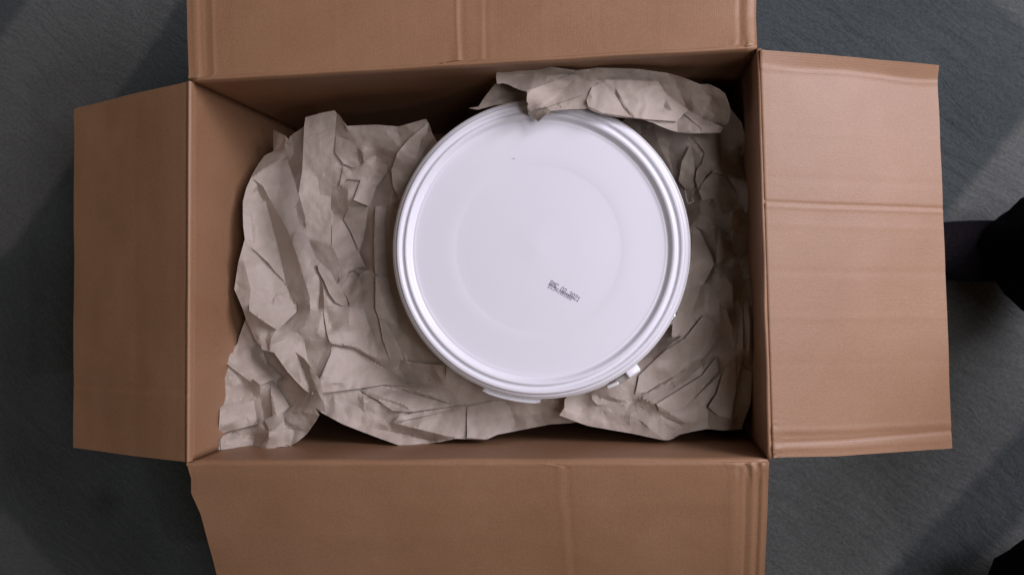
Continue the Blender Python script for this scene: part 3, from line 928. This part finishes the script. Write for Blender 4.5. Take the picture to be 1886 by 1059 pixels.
Sout = conv('A1', (755, 140), (920, 95), (1040, 72), (1060, 100), (1045, 250), (1025, 450), (1008, 700), (1000, 1059)) + conv('A3', (1003, 300), (1005, 430), (1095, 600), (1085, 740), (1050, 790), (1000, 690), (850, 540), (830, 500), (770, 330), (750, 150), (710, 0)) + conv('A1', (690, 885), (725, 650), (735, 400), (742, 230))
strip = sheet('paper_fold', Sout, """
A1>
116:750,140 1045,75 1045,250 1010,600 740,640
128:725,660 870,720 1000,900 990,1059 735,1059 690,890
114:870,720 1010,600 1000,900 900,900
A3>
122:710,0 1000,0 1000,420 830,380 770,330
104:830,380 1000,430 1090,600 1080,740 1000,690 850,540
""", [(590, 215, .275), (590, 300, .298), (590, 380, .302), (600, 450, .296), (620, 510, .285)], skirt=0, seed=4, lam=800, parent=left, rel_=.4)
# loose layers that stand off the wad and overlap it
def fold(parent, outline, deg, h, spacing=3.5, seed=1):
    """layer of paper lying on its wad along one side and standing off it towards deg (0 right, 90 down in the photo)"""
    n = len(parent.data.vertices); co = np.empty(n * 3); parent.data.vertices.foreach_get('co', co)
    bvh = BVHTree.FromPolygons([tuple(v) for v in co.reshape(-1, 3)], [tuple(p.vertices) for p in parent.data.polygons])
    ol = []
    for (x0, y0), (x1, y1) in zip(outline, outline[1:] + outline[:1]):
        m = max(1, int(math.hypot(x1 - x0, y1 - y0) / (spacing * .8)))
        ol += [(x0 + (x1 - x0) * k / m, y0 + (y1 - y0) * k / m) for k in range(m)]
    OLn = np.array(ol); gx, gy = np.meshgrid(np.arange(OLn[:, 0].min(), OLn[:, 0].max(), spacing), np.arange(OLn[:, 1].min(), OLn[:, 1].max(), spacing * .87))
    gx = (gx + (np.arange(gx.shape[0]) % 2)[:, None] * spacing * .5).ravel(); gy = gy.ravel()
    ok = inside(ol, gx, gy); gx, gy = gx[ok], gy[ok]
    d = ((gx[:, None] - OLn[:, 0]) ** 2 + (gy[:, None] - OLn[:, 1]) ** 2).min(1); ok = d > (.55 * spacing) ** 2
    pts = ol + list(zip(gx[ok].tolist(), gy[ok].tolist()))
    vc, _, tf, *_ = delaunay_2d_cdt([Vector(p) for p in pts], [(k, (k + 1) % len(ol)) for k in range(len(ol))], [], 0, .05)
    P2 = [(v.x, v.y) for v in vc]; tf = [f for f in tf if len(f) == 3]
    cen = np.array([[sum(P2[i][0] for i in f) / 3, sum(P2[i][1] for i in f) / 3] for f in tf]); keep = inside(ol, cen[:, 0], cen[:, 1])
    Fc = [tuple(f) for f, k in zip(tf, keep) if k]
    dx, dy = math.cos(math.radians(deg)), math.sin(math.radians(deg))
    pr = [p[0] * dx + p[1] * dy for p in P2]; lo, hi = min(pr), max(pr)
    O = Vector((0, 0, CZ)); V = []
    for (px, py), q in zip(P2, pr):
        D = (Vector(at(px, py, .2)) - O).normalized(); hit = bvh.ray_cast(O, D)
        if hit[0] is None:
            nr = bvh.find_nearest(Vector(at(px, py, .26))); dist = (CZ - nr[0].z) / -D.z
        else: dist = hit[3]
        t = (q - lo) / (hi - lo)
        lift = .0011 + .75 * h * t ** 1.15 + .0012 * t * noise.noise(Vector((px * .06, py * .06, seed)))
        V.append(O + D * (dist - lift))
    o = mesh_obj('paper_fold', V, Fc, M_paper)
    if o.data.polygons[0].normal.z < 0: o.data.flip_normals()
    o.data.set_sharp_from_angle(angle=math.radians(18))
    sm = o.modifiers.new('thick', 'SOLIDIFY'); sm.thickness = .00025; sm.offset = -1
    es = o.modifiers.new('crisp', 'EDGE_SPLIT'); es.split_angle = math.radians(24)
    o.parent = parent
    return o
FL = [
 (conv('A4', (20, 560), (60, 560), (165, 650), (205, 745), (245, 790), (310, 870), (325, 960), (265, 968), (200, 935), (140, 850), (90, 730), (40, 640)), 160, .010),
 (conv('A4', (330, 640), (400, 600), (495, 590), (430, 450), (340, 250), (280, 130), (165, 180), (165, 400), (230, 540), (240, 750)), 70, .012),
 (conv('A4', (350, 640), (395, 660), (435, 700), (455, 800), (410, 880), (340, 965), (310, 880), (250, 800)), 20, .010),
 (conv('A6', (225, 420), (400, 455), (640, 600), (740, 650), (850, 752), (650, 742), (460, 772), (60, 822), (130, 690), (215, 500)), 100, .012),
 (conv('A6', (185, 320), (155, 130), (370, 100), (480, 130), (560, 350), (640, 560), (440, 455), (210, 408)), 95, .010),
 (conv('A8', (380, 345), (630, 290), (1000, 400), (1390, 512), (940, 577), (720, 565), (560, 450)), 95, .009),
 (conv('A8', (720, 695), (790, 630), (950, 592), (1530, 500), (1530, 858), (1300, 842)) + conv('B8', (560, 935), (920, 760), (900, 600), (800, 430), (700, 412)), 120, .008),
 (conv('A5', (380, 0), (800, 0), (800, 70), (625, 228), (500, 150), (380, 62)), 110, .009),
 (conv('A2', (170, 560), (340, 570), (400, 500), (600, 540), (600, 620), (490, 770), (420, 952), (270, 892), (340, 700), (200, 690), (130, 770)), 80, .012),
 (conv('A2', (100, 270), (300, 360), (350, 420), (340, 520), (300, 590), (170, 540), (90, 430)), 45, .010),
 (conv('A2', (640, 600), (700, 430), (800, 310), (1000, 135), (1050, 290), (930, 460), (850, 600), (770, 740), (700, 850), (655, 760)), 190, .014),
 (conv('A4', (590, 0), (700, 0), (680, 150), (690, 400), (720, 680), (640, 692), (588, 655), (575, 400)), 180, .014),
 (conv('A4', (590, 680), (720, 690), (750, 900), (780, 1059)) + conv('A6', (770, 272), (700, 235), (610, 208), (580, 130)), 190, .012),
 (conv('A6', (610, 210), (665, 232), (770, 430), (830, 550), (700, 542), (640, 380)), 200, .010),
 (conv('A6', (780, 545), (1000, 575), (1140, 582), (1155, 740), (1060, 640), (900, 600)), 270, .010),
 (conv('A4', (280, 130), (330, 5), (515, 5), (500, 180), (465, 330), (425, 430), (350, 250)), 100, .012),
]
for k, (ol_, dg_, h_) in enumerate(FL): fold(left, ol_, dg_, h_, seed=30 + k)
strip['label'] = 'smooth flat folded band of paper'

BFAC = """
A5>
110:330,220 430,360 270,460 290,300
152:160,480 240,400 270,460
122:270,460 400,390 390,560 170,500
152:400,380 430,370 520,520 680,650 530,600 400,540
130:170,520 390,560 410,660 380,690 150,650
150:170,510 300,560 410,640 400,660 200,540
142:400,540 530,600 550,690 480,715 420,660
156:520,590 680,650 600,665 550,700
60:500,410 600,430 760,650 680,650 540,530
135:150,650 380,690 300,880 110,1000
A7>
95:470,140 500,260 520,330 360,360
138:360,360 510,330 550,590 200,680 130,700 150,400 300,370
65:470,140 580,180 580,290 510,300 490,240
116:510,300 580,290 630,560 640,640 560,590
90:580,180 690,150 760,500 830,560 770,620 680,650 630,550
152:690,150 750,150 900,400 800,490 760,480 720,300
60:750,130 870,60 1160,390 900,410 830,290
82:820,480 900,415 1160,395 1230,480 1150,640 1080,690 900,600 840,520
50:900,465 1050,460 960,482
50:830,500 880,560 1050,660 850,600
118:680,650 830,615 890,640 900,830 640,880 670,760
147:880,640 960,660 910,830
92:960,650 1080,690 910,830
48:200,680 550,590 660,680 600,700 170,720
132:170,720 520,710 500,850 400,930 330,930 150,780
48:560,720 670,680 680,760 560,870 440,900 520,800
107:640,880 560,880 400,935 450,935 900,830
137:65,840 130,765 330,935 160,905 130,925
40:140,765 340,930 305,930
110:110,760 130,700 170,720 140,770
"""
Bout = (conv('A5', (350, 125), (290, 290), (275, 350), (160, 480), (152, 560), (125, 850), (105, 1040)) +
        conv('A7', (110, 750), (65, 840), (90, 860), (105, 900), (130, 925), (160, 903), (240, 930), (330, 945), (430, 942), (640, 895), (880, 832), (910, 830), (1000, 775), (1090, 700), (1200, 545), (1225, 490), (1180, 420)) +
        [(600, 760), (590, 700), (560, 660), (520, 630), (490, 600)])
endp = sheet('crumpled_paper', Bout, BFAC,
    [(412, 660, .262), (405, 760, .272), (400, 825, .300), (440, 838, .305), (530, 822, .29), (580, 765, .262), (500, 740, .272), (470, 670, .262), (450, 610, .25), (560, 700, .245), (600, 760, .245)],
    skirt=.08, seed=6, spacing=4.0)
tag(endp, 'rolled torn end of brown paper poking up in the lower left box corner', 'packing paper', 'crumpled packing paper in the box')

RFAC = """
B2>
68:370,630 620,650 830,740 990,790 1110,800 1250,1010 1240,1059 800,1059 500,760
B3>
58:0,10 220,80 300,400 380,600 0,150
74:120,60 210,80 330,560 180,250
64:220,90 450,150 480,250 390,500 330,560 270,200
82:480,250 500,330 540,600 440,690 370,600 400,420
107:490,140 770,140 770,390 640,540 560,660 540,520 600,430 630,330 530,190
105:450,140 500,200 600,320 600,360 500,260
60:500,260 600,360 560,480 520,480 490,330
128:630,330 660,360 640,520 560,640 540,510 600,430
72:770,140 850,60 980,20 1030,300 1000,280 940,240 780,200
76:780,210 940,240 940,270 780,390
110:780,390 940,270 980,290 1070,520 740,480
107:700,500 1060,530 1055,600 900,560
66:740,480 1060,518 900,507
82:700,520 800,545 950,750 870,880 800,920 700,770 600,790 570,700 620,600
64:800,545 1060,600 1000,800 920,700
87:850,750 1000,830 1010,900 820,930
56:1000,700 1060,600 1050,950 1010,880
48:430,700 560,690 580,900 480,1059 440,800
25:440,685 550,680 640,540 720,480 660,545 560,692
B4>
75:400,100 550,60 650,200 560,250 590,350 480,300 420,190
40:560,50 660,200 640,230 480,90
92:415,190 480,180 560,260 600,350 530,330
60:570,250 650,220 740,400 720,450 600,340
53:660,190 770,150 740,440 700,400
86:770,150 860,150 990,330 930,480 920,560 800,640 740,460
100:590,350 680,410 790,640 600,550 580,460
92:600,560 790,640 580,730
46:350,330 590,460 580,740 400,380
107:330,340 405,375 560,740 280,900 310,600
98:280,900 400,830 560,740 450,960 200,1059
70:580,740 790,650 700,850 600,920
86:800,640 920,560 940,880 830,720
96:780,740 830,720 940,920 940,1059 760,1059 690,860
53:680,880 740,950 760,1059 600,1059
38:820,720 950,890 940,925
75:450,970 520,940 600,1059 400,1059
46:450,960 560,750 580,900 560,1000
B5>
113:500,90 750,0 680,140 500,170
119:470,120 650,160 600,330 490,470 380,370
75:650,160 720,120 840,230 830,400 700,520 600,560 540,480 600,330
92:690,170 740,200 730,420 700,480
96:370,400 500,480 590,560 460,700 330,720
52:330,720 460,690 350,770
50:150,850 260,560 330,560 340,770 260,850
110:260,860 480,720 680,470 720,540 700,780 600,900 200,1059
80:700,520 830,420 820,640 720,800
66:840,230 990,120 1000,380 880,390
102:880,390 1000,385 990,600 930,480
52:870,400 930,420 990,600 1000,820 930,720 880,600
100:850,330 880,380 860,600 840,580
97:990,60 1100,200 1040,400 1030,700 1010,560
75:1100,200 1190,120 1190,250 1100,380
58:1040,300 1100,380 1110,700 1100,880 1020,860 1020,600
104:1100,370 1140,450 1140,800 1110,850
60:1110,350 1160,400 1190,600 1170,1059 1140,900
102:1160,250 1230,600 1210,1059 1170,1059 1190,600
92:600,900 820,640 860,700 820,860 720,1059 560,1059
58:690,930 850,700 940,780 1010,880 930,1059 840,1059
B6>
102:0,320 170,320 380,200 460,300 180,480 60,500 0,400
134:380,200 560,110 720,80 570,240 440,290
76:440,330 590,250 900,50 870,110 640,330 440,410
48:760,120 820,110 820,220 800,240
104:140,520 440,350 440,410 640,330 780,300 290,610
112:300,610 780,310 940,100 960,250 620,620 430,700
56:180,480 480,300 450,350 220,480
98:620,620 1010,270 940,500 850,640 720,820 500,740 430,700
62:650,600 1010,260 960,260 800,420
95:0,660 290,620 430,700 320,740 500,900 480,960 280,930 130,800 0,740
108:320,740 400,720 540,830 500,880 430,830
142:470,800 545,840 510,880
62:320,730 430,720 600,820 720,840 540,830
92:720,820 845,650 835,860 700,855
84:0,755 130,810 350,1000 0,920
48:0,745 130,800 320,970 280,955
117:350,930 490,960 420,1000 350,1000
72:940,490 1010,260 1140,60 1150,400 1095,770 850,700 850,640
56:850,680 1080,770 850,850
108:1230,60 1250,120 1110,770 1095,760 1150,450
80:1250,100 1330,0 1310,600 1180,600 1230,300
84:1110,770 1180,590 1310,600 1215,880 860,870
B7>
95:790,380 1130,240 1130,420 1200,450 1060,520 800,460
113:590,440 640,430 700,500 660,560 600,500
103:660,480 1060,510 1050,560 660,560
62:670,490 850,480 1040,540 800,512
106:260,590 470,580 470,660 270,670
87:200,690 470,660 640,590 800,600 930,710 1110,710 1400,930 1480,1000 1000,890 550,810
58:1060,560 1215,460 1390,555 1200,600 1130,580
120:1100,540 1215,445 1390,545 1380,560 1215,475
52:480,573 1060,573 1390,560 1390,582 800,598
"""
Rout = ([(1205, 175), (1290, 165), (1345, 200)] + conv('B2', (1620, 610), (1680, 680), (1710, 780), (1735, 900), (1750, 1040)) +
        conv('B3', (1040, 350), (1075, 520), (1055, 620), (1050, 800), (1045, 960)) +
        conv('B4', (990, 330), (930, 480), (950, 700), (945, 900), (955, 1040)) +
        conv('B5', (1190, 120), (1200, 260), (1218, 420), (1235, 600), (1222, 900)) +
        conv('B6', (1335, 20), (1320, 400), (1310, 600), (1260, 730), (1215, 860), (1220, 885), (1000, 897), (840, 880), (700, 905), (540, 942), (470, 985), (420, 1002), (350, 1000), (0, 925)) +
        conv('B7', (1000, 900), (550, 822), (360, 755), (200, 692), (260, 600)) +
        [(1040, 735), (1080, 700)] + arcpts(65, -60, 14))
right = sheet('crumpled_paper', Rout, RFAC,
    [(1250, 180, 0.271), (1345, 210, 0.273), (1375, 290, 0.263), (1375, 430, 0.263), (1235, 290, 0.206), (1262, 370, 0.196), (1300, 310, 0.268), (1320, 330, 0.273), (1300, 410, 0.238), (1345, 440, 0.263), (1290, 480, 0.253), (1262, 450, 0.241), (1260, 520, 0.246), (1385, 600, 0.263),
     (1300, 560, 0.263), (1340, 700, 0.268), (1250, 700, 0.275), (1370, 780, 0.261), (1225, 805, 0.263), (1150, 760, 0.261), (1040, 760, 0.251), (1090, 720, 0.253), (1180, 640, 0.256), (1230, 600, 0.251)],
    skirt=.10, seed=8, spacing=4.0, gain=3.6)
tag(right, 'crumpled brown paper stuffed between the bucket and the right box wall', 'packing paper', 'crumpled packing paper in the box')

for k, (ol_, dg_, h_) in enumerate([
 (conv('B3', (450, 140), (770, 140), (770, 390), (720, 480), (640, 545), (560, 680), (535, 600), (545, 500), (600, 430), (625, 330), (530, 200)), 110, .012),
 (conv('B3', (780, 390), (945, 265), (1000, 300), (1068, 525), (1050, 595), (700, 515)), 100, .009),
 (conv('B4', (330, 340), (405, 375), (480, 560), (560, 742), (450, 960), (320, 990), (200, 1059), (280, 880), (310, 600)), 10, .012),
 (conv('B4', (590, 350), (680, 410), (740, 470), (792, 640), (700, 700), (580, 735), (600, 560)), 190, .008),
 (conv('B4', (770, 150), (860, 150), (985, 332), (930, 480), (920, 560), (840, 680), (760, 600), (735, 440)), 190, .010),
 (conv('B5', (260, 860), (480, 720), (600, 570), (680, 470), (800, 560), (780, 720), (600, 900)) + conv('B6', (570, 240), (480, 300), (180, 482), (60, 500), (100, 300)), 230, .006),
 (conv('B6', (290, 612), (780, 305), (945, 95), (965, 255), (800, 430), (620, 625), (430, 705), (320, 690)), 230, .007),
 (conv('B6', (850, 640), (940, 500), (1010, 265), (1140, 60), (1155, 400), (1100, 772), (960, 740)), 190, .009),
 (conv('B5', (990, 60), (1100, 200), (1050, 400), (1035, 700), (1020, 850), (1000, 560)), 185, .008),
 (conv('B5', (1160, 250), (1232, 600), (1212, 1000), (1170, 1059), (1185, 600)), 180, .006),
 (conv('B3', (480, 250), (510, 330), (545, 600), (535, 672), (440, 682), (370, 600), (400, 420)), 190, .010),
 (conv('B3', (600, 620), (700, 520), (820, 560), (950, 750), (880, 880), (800, 915), (700, 775), (600, 790), (568, 700)), 200, .010),
 (conv('B5', (370, 400), (500, 480), (595, 550), (460, 695), (335, 715), (345, 560)), 120, .010),
]): fold(right, ol_, dg_, h_, seed=60 + k)
for k, (ol_, dg_, h_) in enumerate([
 (conv('A7', (690, 150), (750, 150), (900, 402), (815, 490), (830, 560), (770, 622), (680, 655), (630, 550), (720, 500)), 100, .010),
 (conv('A7', (360, 360), (510, 330), (555, 592), (200, 682), (130, 700), (150, 400)), 95, .014),
 (conv('A7', (150, 730), (190, 715), (320, 860), (400, 932), (560, 880), (690, 680), (900, 640), (915, 828), (640, 893), (430, 940), (330, 942), (160, 900)), 270, .006),
 (conv('A5', (200, 440), (400, 385), (520, 525), (675, 648), (600, 665), (480, 717), (410, 665), (390, 690), (170, 520)), 90, .012),
]): fold(endp, ol_, dg_, h_, seed=90 + k)

DFAC = """
B1>
113:380,120 620,118 1000,150 1340,200 1250,240 800,270 560,230
84:700,250 1000,180 1300,200 1250,240 800,270
140:380,120 560,230 740,440 720,460 500,360 365,360 355,270
130:560,230 800,270 1280,245 740,440
128:1280,245 1580,170 1721,175 1721,310 1580,400 1490,340 1310,290
160:740,460 1310,290 1300,330 860,650 760,700 725,560
178:740,450 1280,245 1310,262 760,472
130:1310,300 1490,340 1400,500 960,650 1000,600
150:960,650 1400,500 1480,540 1450,610 1500,665 1030,685
108:980,640 1200,590 1050,632
112:750,730 870,660 960,640 1030,690 870,825
88:1460,540 1490,560 1480,650 1430,600
B2>
112:110,95 570,105 890,150 780,230 220,215 0,240 0,110
158:220,225 290,240 360,420 430,500 440,590 170,580 20,520 0,440 60,300
150:300,240 780,240 560,360 430,470 360,400
138:430,470 560,370 760,290 850,420 840,520 600,580 440,580
170:760,280 870,400 1110,550 1000,600 920,540 860,420
98:840,530 860,420 920,545
156:600,580 840,530 920,545 1050,590 980,670 660,650 430,600
150:170,590 430,600 600,580 620,650 350,620
138:660,650 970,650 990,780 830,730
114:980,670 1050,590 1170,690 1280,760 1110,800 990,780
168:1060,590 1110,580 1400,700 1250,710 1160,670
168:1170,690 1400,700 1490,730 1450,795 1250,770
92:1070,570 1170,560 1160,582
92:285,240 300,290 360,420 320,370
95:780,240 890,180 960,200 1000,400 1080,520 1000,480 860,370
75:890,150 1230,270 1100,420 1080,520 960,200
66:1230,270 1500,370 1560,550 1540,690 1490,730 1400,700 1340,690 1160,570 1080,520 1100,420
80:1150,450 1250,480 1390,600 1350,680 1180,580
"""
Dout = (conv('B1', (380, 120), (620, 118), (800, 128), (1000, 150), (1180, 182), (1340, 200), (1580, 168)) +
        conv('B2', (110, 90), (570, 105), (890, 150), (1060, 205), (1230, 270), (1330, 270), (1430, 320), (1500, 370), (1540, 470), (1560, 550), (1550, 640), (1530, 690), (1490, 730), (1450, 795), (1280, 800), (1110, 800), (990, 787), (910, 765), (830, 735), (720, 685), (620, 652), (350, 625), (170, 592), (80, 560), (10, 525)) +
        conv('B1', (1440, 668), (1240, 675), (1030, 690), (950, 745), (870, 825), (830, 795), (750, 735), (735, 650), (725, 560), (728, 460), (640, 435), (570, 405), (500, 370), (440, 355), (400, 362), (365, 360), (355, 270)))
drape = sheet('crumpled_paper', Dout, DFAC,
    [(915, 120, .338), (915, 155, .335), (970, 165, .325), (990, 215, .309), (1050, 200, .311), (1110, 200, .311), (1060, 130, .330), (1160, 150, .332), (1200, 215, .316), (1260, 240, .312), (1325, 243, .312), (1240, 170, .325), (1300, 180, .30), (1340, 210, .285), (1330, 225, .30)],
    skirt=0, seed=10, spacing=3.4, lam=500, gain=4.5, fine=.0004, rel_=1.1)
tag(drape, 'pale crumpled sheet of paper draped over the top edge of the white lid', 'packing paper', 'crumpled packing paper in the box')
for k, (ol_, dg_, h_) in enumerate([
 (conv('B1', (740, 450), (1280, 247), (1400, 260), (1490, 345), (1400, 500), (960, 652), (870, 665), (770, 705), (730, 640), (727, 540)), 240, .008),
 (conv('B2', (20, 515), (0, 440), (60, 300), (220, 225), (780, 242), (870, 400), (1110, 552), (1050, 592), (980, 672), (660, 650), (440, 622), (170, 580)), 300, .010),
 (conv('B2', (1060, 590), (1120, 582), (1400, 702), (1488, 732), (1448, 792), (1250, 790), (1240, 740)), 300, .006),
]): fold(drape, ol_, dg_, h_, spacing=3.5, seed=110 + k)
tail = sheet('crumpled_paper', conv('B1', (20, 660), (140, 640), (220, 520), (340, 365), (420, 340), (560, 350), (900, 400), (900, 540), (720, 560), (500, 600), (340, 625), (130, 680)),
"""
B1>
72:20,660 140,640 340,370 420,400 300,560 130,680
86:340,370 500,370 720,460 510,490 320,600 300,560 420,400
45:510,490 720,465 720,520 340,610
""", [(865, 200, .285), (900, 170, .300), (960, 165, .298), (930, 185, .285)], skirt=0, seed=12, spacing=3.4, lam=1200)
tag(tail, 'dark pointed paper corner behind the top left edge of the lid', 'packing paper', 'crumpled packing paper in the box')

# ------------------------------------------------------------------ person standing at the right
M_sock = cloth_mat('dark_sock', (0.011, 0.009, 0.012), 300)
M_trousers = cloth_mat('black_trousers', (0.006, 0.005, 0.006), 200)
def skin(name, verts, edges, radii, mat, parent=None, root=0, sub=2):
    me = bpy.data.meshes.new(name); me.from_pydata(verts, edges, []); me.update()
    me.materials.append(mat)
    o = bpy.data.objects.new(name, me); C.objects.link(o)
    if parent: o.parent = parent
    bm = bmesh.new(); bm.from_mesh(me); ly = bm.verts.layers.skin.verify(); bm.verts.ensure_lookup_table()
    for v, r in zip(bm.verts, radii):
        v[ly].radius = r if isinstance(r, tuple) else (r, r)
        v[ly].use_root = (v.index == root)
    bm.to_mesh(me); bm.free()
    m = o.modifiers.new('skin', 'SKIN'); m.use_smooth_shade = True
    s = o.modifiers.new('sub', 'SUBSURF'); s.levels = sub; s.render_levels = sub
    return o
lA, lB = at(1925, 462, .10), at(1950, 1105, .10)
def foot(l, dx=0):
    x, y = l[0], l[1]
    return [(x, y, .085), (x - .055, y + .002, .052), (x - .115, y + .004, .036), (x - .185, y + .006, .024), (x - .212, y + .008, .020)]
hips = (.74, -.22, .86)
bv = [hips, (.72, -.12, .80), (.64, .02, .46)] + foot(lA) + [(.74, -.32, .80), (.68, -.42, .46), (lB[0], lB[1], .085), (lB[0] - .01, lB[1] - .055, .052), (lB[0] - .02, lB[1] - .115, .036), (lB[0] - .03, lB[1] - .185, .024), (lB[0] - .034, lB[1] - .212, .020)] + [(.76, -.22, .98)]
be = [(0, 1), (1, 2), (2, 3), (3, 4), (4, 5), (5, 6), (6, 7), (0, 8), (8, 9), (9, 10), (10, 11), (11, 12), (12, 13), (13, 14), (0, 15)]
br = [.12, .085, .055, .040, (.044, .046), (.046, .040), (.044, .026), (.028, .018), .085, .055, .040, (.044, .046), (.046, .040), (.044, .026), (.028, .018), .13]
person = skin('person', bv, be, br, M_sock)
tag(person, 'person in black trousers and dark socks standing beside the right flap', 'person')
tv = [hips, (.72, -.12, .80), (.645, .02, .46), (lA[0] + .03, lA[1] - .01, .24), (lA[0] + .008, lA[1], .11), (lA[0] + .003, lA[1], .06), (.74, -.32, .80), (.69, -.42, .46), (lB[0] + .02, lB[1], .24), (lB[0], lB[1], .11), (lB[0], lB[1], .06), (.76, -.22, .98)]
te = [(0, 1), (1, 2), (2, 3), (3, 4), (4, 5), (0, 6), (6, 7), (7, 8), (8, 9), (9, 10), (0, 11)]
tr = [.135, .10, .085, .084, (.080, .088), (.082, .092), .10, .085, .085, .088, .090, .14]
tro = skin('trousers', tv, te, tr, M_trousers, person, sub=3)
tx = bpy.data.textures.new('folds', 'CLOUDS'); tx.noise_scale = .06; tx.noise_depth = 2
dm = tro.modifiers.new('folds', 'DISPLACE'); dm.texture = tx; dm.strength = .035; dm.mid_level = .5
